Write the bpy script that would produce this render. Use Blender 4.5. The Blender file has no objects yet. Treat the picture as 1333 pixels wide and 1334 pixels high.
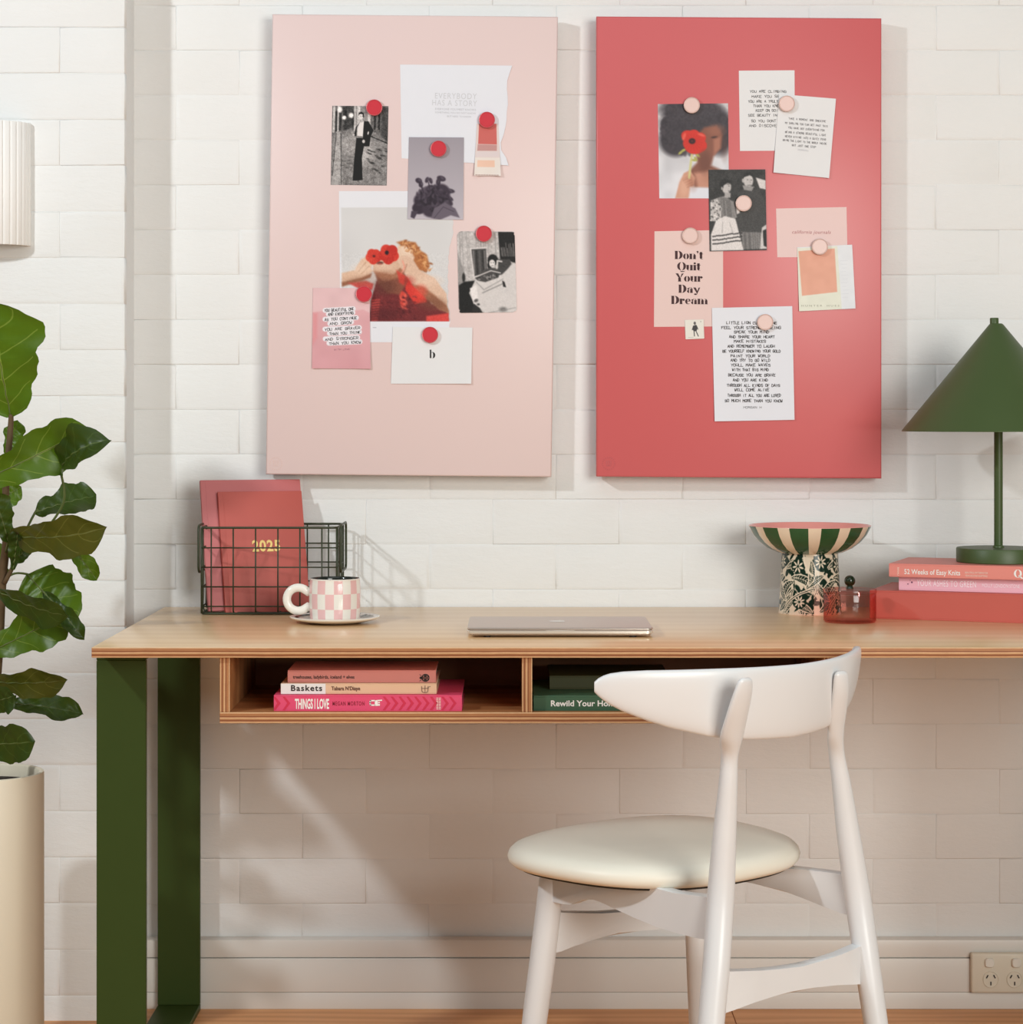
import bpy, bmesh, math, random
import numpy as np
from mathutils import Vector, Matrix

random.seed(7)
RNG = np.random.default_rng(11)
SC = bpy.context.scene
COL = SC.collection
PI = math.pi

# ---------------------------------------------------------------- camera
FPX, CX, HY, CAMD, CAMZ = 2900.0, 666.5, 540.0, 4.24, 1.124
cam_data = bpy.data.cameras.new('camera')
cam_data.sensor_width = 36.0
cam_data.lens = FPX / 1333.0 * 36.0
cam_data.shift_y = -(667.0 - HY) / 1333.0
cam_data.clip_start = 0.05
cam = bpy.data.objects.new('camera', cam_data)
COL.objects.link(cam)
cam.location = (0, -CAMD, CAMZ)
cam.rotation_euler = (PI / 2, 0, 0)
SC.camera = cam

# ---------------------------------------------------------------- light and exposure
world = bpy.data.worlds.new('world')
SC.world = world
world.use_nodes = True
bg = world.node_tree.nodes['Background']
bg.inputs[0].default_value = (0.95, 1.0, 1.0, 1)
bg.inputs[1].default_value = 0.13

def area_light(name, loc, target, size, energy, color, shape='DISK'):
    l = bpy.data.lights.new(name, 'AREA')
    l.shape = shape
    l.size = size
    l.energy = energy
    l.color = color
    o = bpy.data.objects.new(name, l)
    COL.objects.link(o)
    o.location = loc
    o.rotation_euler = (Vector(target) - Vector(loc)).to_track_quat('-Z', 'Y').to_euler()
    return o

LC_ = (0.94, 1.0, 1.03)
WARM = (0.985, 0.985, 0.93)
area_light('key_lamp', (-2.10, -2.25, 2.42), (0.0, 0.0, 0.9), 0.16, 36.0, LC_)
area_light('window_light', (2.1, -4.7, 1.75), (0.0, 0.0, 0.75), 1.8, 124.0, WARM, 'SQUARE')
area_light('overhead_fill', (0.2, -3.0, 3.4), (0.2, -2.4, 0.0), 3.0, 28.0, LC_, 'SQUARE')  # added overhead fill, no known source; brightens the floor and its brown bounce

SC.view_settings.view_transform = 'Standard'
SC.view_settings.look = 'None'
SC.view_settings.gamma = 1.0
SC.view_settings.use_curve_mapping = False
SC.view_settings.exposure = 0.0

# ---------------------------------------------------------------- helpers
def at(px, py, d):
    """the point that the photograph shows at pixel (px, py), d metres in front of the lens plane"""
    px, py, d = np.broadcast_arrays(np.asarray(px, float), np.asarray(py, float), np.asarray(d, float))
    return np.stack([(px - CX) * d / FPX, d - CAMD, CAMZ - (py - HY) * d / FPX], axis=-1)

def lin(c):
    c = np.asarray(c, float) / 255.0
    return np.where(c <= 0.04045, c / 12.92, ((c + 0.055) / 1.055) ** 2.4)

def rgba(c):
    l = lin(c)
    return (float(l[0]), float(l[1]), float(l[2]), 1.0)

class N:
    """small node-tree helper"""
    def __init__(s, name):
        s.m = bpy.data.materials.new(name)
        s.m.use_nodes = True
        s.t = s.m.node_tree
        s.b = s.t.nodes['Principled BSDF']
        s.out = s.t.nodes['Material Output']
    def n(s, typ, **kw):
        x = s.t.nodes.new(typ)
        for k, v in kw.items():
            setattr(x, k, v)
        return x
    def l(s, a, b):
        s.t.links.new(a, b)
    def math(s, op, a, b=None, c=None):
        x = s.n('ShaderNodeMath', operation=op)
        for i, v in enumerate((a, b, c)):
            if v is None: continue
            if isinstance(v, (int, float)): x.inputs[i].default_value = v
            else: s.l(v, x.inputs[i])
        return x.outputs[0]
    def mix(s, f, a, b):
        x = s.n('ShaderNodeMix', data_type='RGBA')
        for sock, v in ((x.inputs[0], f), (x.inputs[6], a), (x.inputs[7], b)):
            if isinstance(v, (int, float)): sock.default_value = v
            elif isinstance(v, tuple): sock.default_value = v
            else: s.l(v, sock)
        return x.outputs[2]
    def noise(s, scale, detail=3, vec=None, rough=0.55):
        x = s.n('ShaderNodeTexNoise')
        x.inputs['Scale'].default_value = scale
        x.inputs['Detail'].default_value = detail
        x.inputs['Roughness'].default_value = rough
        if vec is not None: s.l(vec, x.inputs['Vector'])
        return x.outputs['Fac']
    def coord(s, scale=(1, 1, 1), kind='Object'):
        tc = s.n('ShaderNodeTexCoord')
        mp = s.n('ShaderNodeMapping')
        mp.inputs['Scale'].default_value = scale
        s.l(tc.outputs[kind], mp.inputs['Vector'])
        return mp.outputs[0]
    def ramp(s, f, stops, interp='LINEAR'):
        x = s.n('ShaderNodeValToRGB')
        x.color_ramp.interpolation = interp
        while len(x.color_ramp.elements) < len(stops):
            x.color_ramp.elements.new(0.5)
        for e, (p, c) in zip(x.color_ramp.elements, stops):
            e.position = p
            e.color = c if len(c) == 4 else rgba(c)
        s.l(f, x.inputs[0])
        return x.outputs[0]
    def bump(s, h, strength=0.3, dist=0.001):
        x = s.n('ShaderNodeBump')
        x.inputs['Strength'].default_value = strength
        x.inputs['Distance'].default_value = dist
        s.l(h, x.inputs['Height'])
        s.l(x.outputs[0], s.b.inputs['Normal'])
    def set(s, **kw):
        for k, v in kw.items():
            key = k.replace('_', ' ').title().replace('Ior', 'IOR')
            s.b.inputs[key].default_value = v
        return s

def simple(name, col, rough=0.5, var=0.05, scale=30.0, bump=0.0, bscale=200.0, metallic=0.0, spec=0.5, bdist=0.0006, coat=0.0):
    s = N(name)
    c = lin(col)
    lo = tuple(float(x * (1 - var)) for x in c) + (1.0,)
    hi = tuple(float(min(1, x * (1 + var))) for x in c) + (1.0,)
    v = s.coord()
    f = s.noise(scale, 3, v)
    s.l(s.mix(f, lo, hi), s.b.inputs['Base Color'])
    s.b.inputs['Roughness'].default_value = rough
    s.b.inputs['Metallic'].default_value = metallic
    s.b.inputs['Specular IOR Level'].default_value = spec
    s.b.inputs['Coat Weight'].default_value = coat
    if bump:
        s.bump(s.noise(bscale, 4, v), bump, bdist)
    return s.m

def props(o, label=None, cat=None, group=None, kind=None):
    if label: o['label'] = label
    if cat: o['category'] = cat
    if group: o['group'] = group
    if kind: o['kind'] = kind
    return o

ORIGIN = {}
def empty(name, loc, label, cat, group=None):
    o = bpy.data.objects.new(name, None)
    o.empty_display_size = 0.05
    o.location = loc
    COL.objects.link(o)
    ORIGIN[o.name] = np.array(loc, float)
    return props(o, label, cat, group)

def link_mesh(name, verts, faces, mats, parent=None, loc=None, smooth=None, mi=None, cols=None, uvs=None):
    """one mesh object; verts are world coordinates"""
    v = np.asarray(verts, float).reshape(-1, 3)
    if parent is not None:
        org = ORIGIN[parent.name]
    else:
        org = np.array(loc, float) if loc is not None else np.array([(v[:, 0].min() + v[:, 0].max()) / 2, (v[:, 1].min() + v[:, 1].max()) / 2, v[:, 2].min()])
    me = bpy.data.meshes.new(name)
    me.from_pydata([tuple(x) for x in (v - org)], [], [tuple(int(i) for i in f) for f in faces])
    for m in (mats if isinstance(mats, (list, tuple)) else [mats]):
        me.materials.append(m)
    if mi is not None:
        me.polygons.foreach_set('material_index', np.asarray(mi, np.int32))
    if cols is not None:
        a = me.color_attributes.new('Col', 'FLOAT_COLOR', 'POINT')
        c4 = np.ones((len(v), 4), np.float32)
        c4[:, :3] = cols
        a.data.foreach_set('color', c4.ravel())
    if uvs is not None:
        uvl = me.uv_layers.new(name='UVMap')
        li = np.empty(len(me.loops), np.int32)
        me.loops.foreach_get('vertex_index', li)
        uvl.data.foreach_set('uv', np.asarray(uvs, np.float32)[li].ravel())
    me.update()
    if smooth is not None:
        me.polygons.foreach_set('use_smooth', np.ones(len(me.polygons), bool))
        if smooth < 179:
            me.set_sharp_from_angle(angle=math.radians(smooth))
    o = bpy.data.objects.new(name, me)
    COL.objects.link(o)
    if parent is not None:
        o.parent = parent
        ORIGIN[o.name] = org if o.parent.parent is None or True else org
    else:
        o.location = org
        ORIGIN[o.name] = org
    return o

class MB:
    """collects shapes into one mesh"""
    def __init__(s):
        s.v, s.f, s.m, s.k = [], [], [], 0
    def add(s, verts, faces, m=0):
        verts = np.asarray(verts, float).reshape(-1, 3)
        s.v.append(verts)
        for i, f in enumerate(faces):
            s.f.append([x + s.k for x in f])
            s.m.append(m[i] if isinstance(m, (list, tuple, np.ndarray)) else m)
        s.k += len(verts)
        return s
    def box(s, x0, x1, y0, y1, z0, z1, bev=0.0, seg=2, M=None, m=0, edges=None):
        bm = bmesh.new()
        bmesh.ops.create_cube(bm, size=1.0)
        for v in bm.verts:
            v.co = Vector(((x0 + x1) / 2 + v.co.x * (x1 - x0), (y0 + y1) / 2 + v.co.y * (y1 - y0), (z0 + z1) / 2 + v.co.z * (z1 - z0)))
        if bev:
            es = bm.edges[:]
            if edges == 'z':
                es = [e for e in es if abs(e.verts[0].co.z - e.verts[1].co.z) > 1e-6]
            elif edges == 'y':
                es = [e for e in es if abs(e.verts[0].co.y - e.verts[1].co.y) > 1e-6]
            bmesh.ops.bevel(bm, geom=es, offset=bev, segments=seg, affect='EDGES', profile=0.5)
        bm.normal_update()
        bm.verts.index_update()
        vs = np.array([tuple(v.co) for v in bm.verts])
        fs = [[v.index for v in f.verts] for f in bm.faces]
        ms = m
        if callable(m):
            ms = [m(f.normal) for f in bm.faces]
        bm.free()
        if M is not None:
            vs = M(vs) if callable(M) else vs @ np.array(M.to_3x3()).T + np.array(M.translation)
        return s.add(vs, fs, ms)
    def loft(s, rings, cap0=True, cap1=True, closed=True, m=0, loop=False):
        rings = [np.asarray(r, float) for r in rings]
        n = len(rings[0])
        vs = np.concatenate(rings)
        fs = []
        R = len(rings)
        for j in range(R if loop else R - 1):
            j2 = (j + 1) % R
            for i in range(n if closed else n - 1):
                i2 = (i + 1) % n
                fs.append([j * n + i, j * n + i2, j2 * n + i2, j2 * n + i])
        if cap0 and not loop: fs.append(list(range(n))[::-1])
        if cap1 and not loop: fs.append([(R - 1) * n + i for i in range(n)])
        return s.add(vs, fs, m)
    def tube(s, pts, r, n=8, caps=True, m=0, loop=False):
        P = np.asarray(pts, float)
        k = len(P)
        r = np.broadcast_to(np.asarray(r, float), (k,))
        if loop:
            T = np.roll(P, -1, 0) - np.roll(P, 1, 0)
        else:
            T = np.gradient(P, axis=0)
        T /= np.linalg.norm(T, axis=1)[:, None] + 1e-12
        up = np.array([0, 0, 1.0]) if abs(T[0][2]) < 0.9 else np.array([0, 1.0, 0])
        u = np.cross(T[0], up); u /= np.linalg.norm(u)
        rings = []
        a = np.arange(n) * 2 * PI / n
        for i in range(k):
            u = u - T[i] * np.dot(u, T[i]); u /= np.linalg.norm(u) + 1e-12
            w = np.cross(T[i], u)
            rings.append(P[i] + r[i] * (np.cos(a)[:, None] * u + np.sin(a)[:, None] * w))
        return s.loft(rings, caps, caps, True, m, loop)
    def lathe(s, prof, c, n=48, m=0, mfun=None, cap0=False, cap1=False):
        a = np.arange(n) * 2 * PI / n - PI / 2
        rings = [np.stack([c[0] + r * np.cos(a), c[1] + r * np.sin(a), np.full(n, c[2] + z)], 1) for r, z in prof]
        if mfun is not None:
            ms = [mfun(j, i) for j in range(len(prof) - 1) for i in range(n)]
            ms += [m] * (int(cap0) + int(cap1))
        else:
            ms = m
        return s.loft(rings, cap0, cap1, True, ms)
    def prism(s, pts, nvec, m=0):
        """a planar outline (world points) given thickness along nvec, centred"""
        P = np.asarray(pts, float); nvec = np.asarray(nvec, float)
        k = len(P)
        vs = np.concatenate([P - nvec / 2, P + nvec / 2])
        fs = [list(range(k))[::-1], [k + i for i in range(k)]]
        for i in range(k):
            j = (i + 1) % k
            fs.append([i, j, k + j, k + i])
        return s.add(vs, fs, m)
    def build(s, name, mats, parent=None, loc=None, smooth=None):
        return link_mesh(name, np.concatenate(s.v), s.f, mats, parent, loc, smooth, s.m)

def bezier(pts, n=12):
    """smooth curve through points (Catmull-Rom)"""
    P = np.asarray(pts, float)
    P = np.vstack([2 * P[0] - P[1], P, 2 * P[-1] - P[-2]])
    out = []
    for i in range(1, len(P) - 2):
        for t in np.arange(n) / n:
            a, b, c, d = P[i - 1], P[i], P[i + 1], P[i + 2]
            out.append(0.5 * (2 * b + (c - a) * t + (2 * a - 5 * b + 4 * c - d) * t * t + (3 * b - a - 3 * c + d) * t ** 3))
    out.append(P[-2])
    return np.array(out)

# ---------------------------------------------------------------- lettering
def fonts_to_mesh(items):
    """items: {key: (text, weight, spacing, shear)} -> {key: (verts2d, faces)} from Blender's own built-in font"""
    objs = {}
    for key, (txt, off, spc, shear) in items.items():
        c = bpy.data.curves.new('t', 'FONT')
        c.body = txt; c.offset = off; c.space_character = spc; c.shear = shear
        c.align_x = 'LEFT'; c.resolution_u = 3; c.size = 1.0
        o = bpy.data.objects.new('t', c)
        COL.objects.link(o)
        objs[key] = o
    bpy.context.view_layer.update()
    dg = bpy.context.evaluated_depsgraph_get()
    out = {}
    for key, o in objs.items():
        e = o.evaluated_get(dg)
        me = e.to_mesh()
        v = np.array([tuple(x.co)[:2] for x in me.vertices])
        f = [list(p.vertices) for p in me.polygons]
        e.to_mesh_clear()
        out[key] = (v, f)
    for o in objs.values():
        c = o.data
        bpy.data.objects.remove(o)
        bpy.data.curves.remove(c)
    return out

FT = {
    'everybody': ('EVERYBODY', 0.0, 1.15, 0), 'story': ('HAS A STORY', 0.0, 1.15, 0),
    'ev1': ('EVERYONE YOU MEET KNOWS', 0.0, 1.0, 0), 'ev2': ('SOMETHING YOU DO NOT KNOW', 0.0, 1.0, 0), 'ev3': ('BUT NEED TO KNOW', 0.0, 1.0, 0),
    'cali': ('california journals', 0.0, 1.1, 0.25),
    '2025': ('2025', 0.03, 1.1, 0), 'knits': ('52 Weeks of Easy Knits', 0.012, 1.0, 0),
    'knits2': ('BEAUTIFUL PATTERNS FOR', 0.0, 1.0, 0), 'knits3': ('YEAR-ROUND KNITTING', 0.0, 1.0, 0), 'laine': ('LAINE', 0.02, 1.3, 0),
    'ashes': ('YOUR ASHES TO GREEN', 0.0, 1.1, 0), 'stone': ('MOLLY LONDON STONE', 0.0, 1.05, 0),
    'tree': ('treehouses, ladybirds, iceland + elves', 0.02, 1.02, 0), 'bask': ('Baskets', 0.022, 1.18, 0), 'diaye': ("Tabara N'Diaye", 0.02, 1.0, 0),
    'things': ('THINGS I LOVE', 0.03, 0.98, 0), 'megan': ('MEGAN MORTON', 0.015, 1.25, 0), 'rewild': ('Rewild Your Home', 0.025, 1.02, 0),
    'swatch': ('H U N T E R    H U E S', 0.0, 1.0, 0),
}
FM = fonts_to_mesh(FT)

def fit(key, x0, x1, yb, cap, A=None):
    """lettering as 2-D polygons: left x0, right x1, baseline yb (y down), capital height cap"""
    v, f = FM[key]
    w0, w1 = v[:, 0].min(), v[:, 0].max()
    q = np.empty_like(v)
    q[:, 0] = x0 + (v[:, 0] - w0) / (w1 - w0) * (x1 - x0)
    q[:, 1] = yb - v[:, 1] / 0.73 * cap
    return q, f

STROKES = {
 'A': "00 26 40|12 32", 'B': "00 06 36 45 44 33 03|33 42 41 30 00", 'C': "45 36 16 05 01 10 30 41", 'D': "00 06 26 44 42 20 00",
 'E': "40 00 06 46|03 33", 'F': "00 06 46|03 33", 'G': "45 36 16 05 01 10 30 41 43 23", 'H': "00 06|40 46|03 43", 'I': "20 26",
 'J': "46 41 30 10 01", 'K': "00 06|46 03 40", 'L': "06 00 40", 'M': "00 06 23 46 40", 'N': "00 06 40 46", 'O': "16 05 01 10 30 41 45 36 16",
 'P': "00 06 36 45 44 33 03", 'Q': "16 05 01 10 30 41 45 36 16|22 40", 'R': "00 06 36 45 44 33 03|23 40", 'S': "45 36 16 05 04 13 33 42 41 30 10 01",
 'T': "20 26|06 46", 'U': "06 01 10 30 41 46", 'V': "06 20 46", 'W': "06 10 23 30 46", 'X': "00 46|06 40", 'Y': "06 23 46|23 20", 'Z': "06 46 00 40",
 "'": "25 26", '.': "20 21", ',': "21 10",
}
def ribbon(P, w):
    """2-D polyline -> quads of width w"""
    P = np.asarray(P, float)
    vs, fs = [], []
    for a, b in zip(P[:-1], P[1:]):
        d = b - a
        L = math.hypot(*d)
        if L < 1e-9: continue
        d = d / L
        nn = np.array([-d[1], d[0]]) * w / 2
        e = d * w * 0.35
        k = len(vs)
        vs += [a - e - nn, b + e - nn, b + e + nn, a - e + nn]
        fs.append([k, k + 1, k + 2, k + 3])
    return np.array(vs).reshape(-1, 2), fs

def hand(text, xc, yb, h, width, slope=0.0, w=None, jit=0.12):
    """one line of handwritten capitals, centred on xc, baseline yb (y down), width in the same unit"""
    w = w or h * 0.15
    n = len(text)
    adv = width / n
    cw = adv * 0.74
    V, F, k = [], [], 0
    for i, ch in enumerate(text):
        if ch not in STROKES: continue
        x0 = xc - width / 2 + i * adv
        dy = (random.random() - 0.5) * h * 0.16
        sc = 0.9 + random.random() * 0.2
        for st in STROKES[ch].split('|'):
            pts = [((int(p[0]) / 4 + (random.random() - .5) * jit) * cw, (int(p[1]) / 6 + (random.random() - .5) * jit) * h * sc) for p in st.split()]
            pts = [(x0 + x, yb - y + dy + slope * (x0 + x - xc)) for x, y in pts]
            v, f = ribbon(pts, w)
            if len(v):
                V.append(v); F += [[a + k for a in q] for q in f]; k += len(v)
    return np.concatenate(V), F

def join2(parts):
    V, F, k = [], [], 0
    for v, f in parts:
        V.append(np.asarray(v, float)); F += [[a + k for a in q] for q in f]; k += len(v)
    return np.concatenate(V), F

# bold stencil serif letters, units: x-height 0.66, capital 1.0
def arc(cx, cy, rx, ry, a0, a1, n=14):
    a = np.radians(np.linspace(a0, a1, n))
    return [(cx + rx * math.cos(t), cy + ry * math.sin(t)) for t in a]
def crescent(cx, cy, rx, ry, a0, a1, w, n=14):
    o = arc(cx, cy, rx, ry, a0, a1, n)
    i = arc(cx, cy, max(rx - w * 1.2, 0.01), ry * 0.93, a0, a1, n)
    V = np.array(o + i)
    return V, [[k, k + 1, n + k + 1, n + k] for k in range(n - 1)]
def pg(*pts):
    return np.array(pts, float), [list(range(len(pts)))]
def stem(x, w, y0, y1, foot=0.05):
    x, w = x - .025, w + .05
    return join2([pg((x, y0), (x + w, y0), (x + w, y1), (x, y1)), pg((x - foot, y0), (x + w + foot, y0), (x + w, y0 + .05), (x, y0 + .05)), pg((x - foot, y1), (x, y1 - .05), (x + w, y1 - .05), (x + w, y1))])
SERIF = {
 'D': (0.86, [stem(.06, .22, 0, 1, .05), crescent(.36, .5, .46, .5, -85, 85, .25)]),
 'Q': (0.95, [crescent(.44, .5, .42, .5, 95, 265, .22), crescent(.50, .5, .42, .5, -85, 85, .22), pg((.3, -.08), (.42, -.2), (.7, -.2), (.84, -.06), (.66, -.1), (.44, -.08))]),
 'Y': (0.86, [pg((0, 1), (.27, 1), (.50, .45), (.32, .45)), pg((.62, .97), (.84, 1), (.80, .94), (.55, .5), (.50, .52)), stem(.30, .22, 0, .44, .05)]),
 'o': (0.66, [crescent(.30, .33, .28, .345, 97, 263, .19), crescent(.35, .33, .28, .345, -83, 83, .19)]),
 'n': (0.74, [stem(.06, .2, 0, .66), stem(.44, .2, 0, .46, .04), crescent(.40, .44, .24, .22, 0, 110, .14)]),
 'u': (0.74, [stem(.06, .2, .18, .66, .03), crescent(.30, .2, .24, .21, 180, 290, .14), stem(.44, .2, 0, .66, .04)]),
 'i': (0.34, [stem(.06, .2, 0, .66), pg(*arc(.16, .86, .12, .12, 0, 330, 12))]),
 't': (0.46, [stem(.1, .2, .12, .86, 0), pg((.0, .60), (.42, .60), (.42, .66), (.0, .66)), crescent(.30, .14, .2, .16, 180, 310, .14)]),
 'r': (0.56, [stem(.06, .2, 0, .66), pg(*arc(.42, .52, .13, .13, 0, 330, 12)), pg((.27, .5), (.33, .64), (.44, .66), (.42, .6))]),
 'a': (0.68, [stem(.38, .2, 0, .5, .03), crescent(.36, .46, .22, .21, 20, 150, .1), pg(*arc(.16, .50, .1, .1, 0, 330, 12)), crescent(.25, .19, .22, .2, 80, 275, .17)]),
 'y': (0.72, [pg((0, .66), (.25, .66), (.46, .12), (.33, .0)), pg((.54, .64), (.72, .66), (.68, .6), (.40, -.12), (.34, -.06)), pg(*arc(.2, -.16, .12, .1, 0, 330, 12)), pg((.22, -.24), (.3, -.25), (.41, -.12), (.35, -.08))]),
 'e': (0.62, [crescent(.31, .33, .28, .345, 95, 310, .19), pg((.28, .31), (.58, .31), (.58, .37), (.28, .37)), crescent(.33, .40, .25, .27, 0, 80, .16)]),
 'm': (1.12, [stem(.06, .2, 0, .66), stem(.42, .2, 0, .46, .04), crescent(.38, .44, .24, .22, 0, 110, .14), stem(.80, .2, 0, .46, .04), crescent(.76, .44, .24, .22, 0, 110, .14)]),
 'b': (0.72, [pg((.06, .04), (.24, .0), (.24, 1), (.0, .96), (.06, .92)), crescent(.38, .36, .30, .36, -100, 120, .2)]),
 "'": (0.28, [pg(*arc(.12, .9, .1, .1, 0, 330, 12)), pg((.2, .9), (.22, .8), (.1, .66), (.08, .69), (.14, .8))]),
}
def serif(text, xc, yb, cap, spread=1.0, wide=1.0):
    x, out = 0.0, []
    for ch in text:
        adv, prs = SERIF[ch]
        v, f = join2(prs)
        out.append((np.stack([v[:, 0] + x, v[:, 1]], 1), f))
        x += adv * spread
    v, f = join2(out)
    return np.stack([xc + (v[:, 0] - x / 2) * cap * wide, yb - v[:, 1] * cap], 1), f

def lay(name, shape, to3, mat, parent):
    """2-D polygons laid onto a surface by to3"""
    v, f = shape
    return link_mesh(name, to3(np.asarray(v, float)), f, mat, parent)

# ---------------------------------------------------------------- flat prints (photographs pinned to the boards)
class Canvas:
    def __init__(s, x0, y0, x1, y1, res, bg):
        s.nx, s.ny = int((x1 - x0) * res) + 1, int((y1 - y0) * res) + 1
        s.X, s.Y = np.meshgrid(np.linspace(x0, x1, s.nx), np.linspace(y0, y1, s.ny))
        s.C = np.empty((s.ny, s.nx, 3)); s.C[:] = bg
        s.res = res
    def put(s, a, col):
        a = np.clip(a, 0, 1)[..., None]
        s.C = s.C * (1 - a) + np.asarray(col, float) * a
        return s
    def grad(s, c0, c1, vert=True):
        P = s.Y if vert else s.X
        t = ((P - P.min()) / (P.max() - P.min()))[..., None]
        s.C = np.asarray(c0, float) * (1 - t) + np.asarray(c1, float) * t
        return s
    def ell(s, cx, cy, rx, ry, col, soft=0.8, rot=0, al=1.0):
        c, n = math.cos(math.radians(rot)), math.sin(math.radians(rot))
        dx, dy = s.X - cx, s.Y - cy
        u, v = (dx * c + dy * n) / rx, (-dx * n + dy * c) / ry
        d = (1 - np.sqrt(u * u + v * v)) * min(rx, ry)
        return s.put((d / soft + 0.5).clip(0, 1) * al, col)
    def poly(s, pts, col, soft=0.8, al=1.0):
        P = np.asarray(pts, float)
        ins = np.zeros(s.X.shape, bool)
        dist = np.full(s.X.shape, 1e9)
        for (x1, y1), (x2, y2) in zip(P, np.roll(P, -1, 0)):
            if y1 != y2:
                t = ((y1 > s.Y) != (y2 > s.Y)) & (s.X < (x2 - x1) * (s.Y - y1) / (y2 - y1) + x1)
                ins ^= t
            ex, ey = x2 - x1, y2 - y1
            h = (((s.X - x1) * ex + (s.Y - y1) * ey) / (ex * ex + ey * ey + 1e-12)).clip(0, 1)
            dist = np.minimum(dist, np.hypot(s.X - x1 - h * ex, s.Y - y1 - h * ey))
        sd = np.where(ins, dist, -dist)
        return s.put((sd / soft + 0.5).clip(0, 1) * al, col)
    def line(s, pts, w, col, soft=0.6, al=1.0):
        P = np.asarray(pts, float)
        dist = np.full(s.X.shape, 1e9)
        for (x1, y1), (x2, y2) in zip(P[:-1], P[1:]):
            ex, ey = x2 - x1, y2 - y1
            h = (((s.X - x1) * ex + (s.Y - y1) * ey) / (ex * ex + ey * ey + 1e-12)).clip(0, 1)
            dist = np.minimum(dist, np.hypot(s.X - x1 - h * ex, s.Y - y1 - h * ey))
        return s.put(((w / 2 - dist) / soft + 0.5).clip(0, 1) * al, col)
    def blur(s, px, n=2):
        k = max(1, int(round(px * s.res)))
        for _ in range(n):
            for ax in (0, 1):
                P = np.concatenate([np.repeat(np.take(s.C, [0], ax), k, ax), s.C, np.repeat(np.take(s.C, [-1], ax), k, ax)], ax)
                cs = np.cumsum(P, axis=ax)
                z = np.zeros_like(np.take(cs, [0], ax))
                cs = np.concatenate([z, cs], ax)
                L = s.C.shape[ax]
                s.C = (np.take(cs, range(2 * k + 1, 2 * k + 1 + L), ax) - np.take(cs, range(0, L), ax)) / (2 * k + 1)
        return s
    def cloud(s, cell):
        n0, n1 = int((s.Y.max() - s.Y.min()) / cell) + 3, int((s.X.max() - s.X.min()) / cell) + 3
        g = RNG.random((n0, n1))
        fy, fx = (s.Y - s.Y.min()) / cell, (s.X - s.X.min()) / cell
        iy, ix = fy.astype(int), fx.astype(int)
        ty, tx = fy - iy, fx - ix
        ty, tx = ty * ty * (3 - 2 * ty), tx * tx * (3 - 2 * tx)
        return (g[iy, ix] * (1 - ty) * (1 - tx) + g[iy, ix + 1] * (1 - ty) * tx + g[iy + 1, ix] * ty * (1 - tx) + g[iy + 1, ix + 1] * ty * tx) * 2 - 1
    def grain(s, amp, cell, mask=1.0):
        s.C = np.clip(s.C + (s.cloud(cell) * amp * mask)[..., None], 0, 255)
        return s

def print_mat(name, rough=0.45):
    s = N(name)
    a = s.n('ShaderNodeAttribute', attribute_name='Col')
    s.l(a.outputs['Color'], s.b.inputs['Base Color'])
    s.b.inputs['Roughness'].default_value = rough
    s.b.inputs['Specular IOR Level'].default_value = 0.3
    return s.m

# ---------------------------------------------------------------- materials
def wall_paint():
    s = N('white_wall_paint')
    v = s.coord(kind='Generated')
    tc = s.n('ShaderNodeNewGeometry')
    p = tc.outputs['Position']
    f = s.noise(5.0, 4, p)
    s.l(s.mix(f, rgba((227, 227, 225)), rgba((235, 235, 234))), s.b.inputs['Base Color'])
    s.b.inputs['Roughness'].default_value = 0.55
    s.b.inputs['Specular IOR Level'].default_value = 0.3
    mp = s.n('ShaderNodeMapping'); mp.inputs['Scale'].default_value = (1, 1, 2.6)
    s.l(p, mp.inputs['Vector'])
    a = s.noise(26.0, 5, mp.outputs[0], 0.6)
    b = s.noise(150.0, 3, mp.outputs[0])
    pit = s.math('LESS_THAN', s.noise(55.0, 2, p), 0.27)
    h = s.math('SUBTRACT', s.math('ADD', a, s.math('MULTIPLY', b, 0.25)), s.math('MULTIPLY', pit, 0.9))
    s.bump(h, 0.28, 0.004)
    return s.m
M_WALL = wall_paint()
M_TRIM = simple('white_trim_paint', (228, 225, 219), 0.4, 0.02, 6, 0.12, 90)

def wood(name, c0, c1, c2, axis=(1.2, 14, 14), rough=0.35, coat=0.0, scale=3.0):
    s = N(name)
    v = s.coord(axis)
    f = s.noise(scale, 5, v, 0.6)
    w = s.n('ShaderNodeTexWave', wave_type='BANDS', bands_direction='Y')
    w.inputs['Scale'].default_value = 0.6; w.inputs['Distortion'].default_value = 9.0
    w.inputs['Detail'].default_value = 3.0; w.inputs['Detail Scale'].default_value = 1.2
    s.l(v, w.inputs['Vector'])
    g = s.math('ADD', s.math('MULTIPLY', f, 0.65), s.math('MULTIPLY', w.outputs['Fac'], 0.35))
    s.l(s.ramp(g, [(0.25, c0), (0.5, c1), (0.8, c2)]), s.b.inputs['Base Color'])
    s.b.inputs['Roughness'].default_value = rough
    s.b.inputs['Coat Weight'].default_value = coat
    s.b.inputs['Coat Roughness'].default_value = 0.18
    s.bump(g, 0.08, 0.001)
    return s.m
M_VENEER = wood('birch_veneer', (224, 184, 134), (231, 193, 146), (237, 202, 158), (0.7, 7, 7), 0.28, 0.25)
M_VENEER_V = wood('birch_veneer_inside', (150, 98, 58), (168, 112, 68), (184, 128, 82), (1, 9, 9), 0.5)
M_FLOOR = wood('floor_plank_wood', (208, 146, 94), (222, 160, 106), (232, 174, 122), (1.3, 13, 10), 0.5, 0.0, 2.2)
M_GAP = simple('dark_gap', (52, 34, 22), 0.9)

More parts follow.
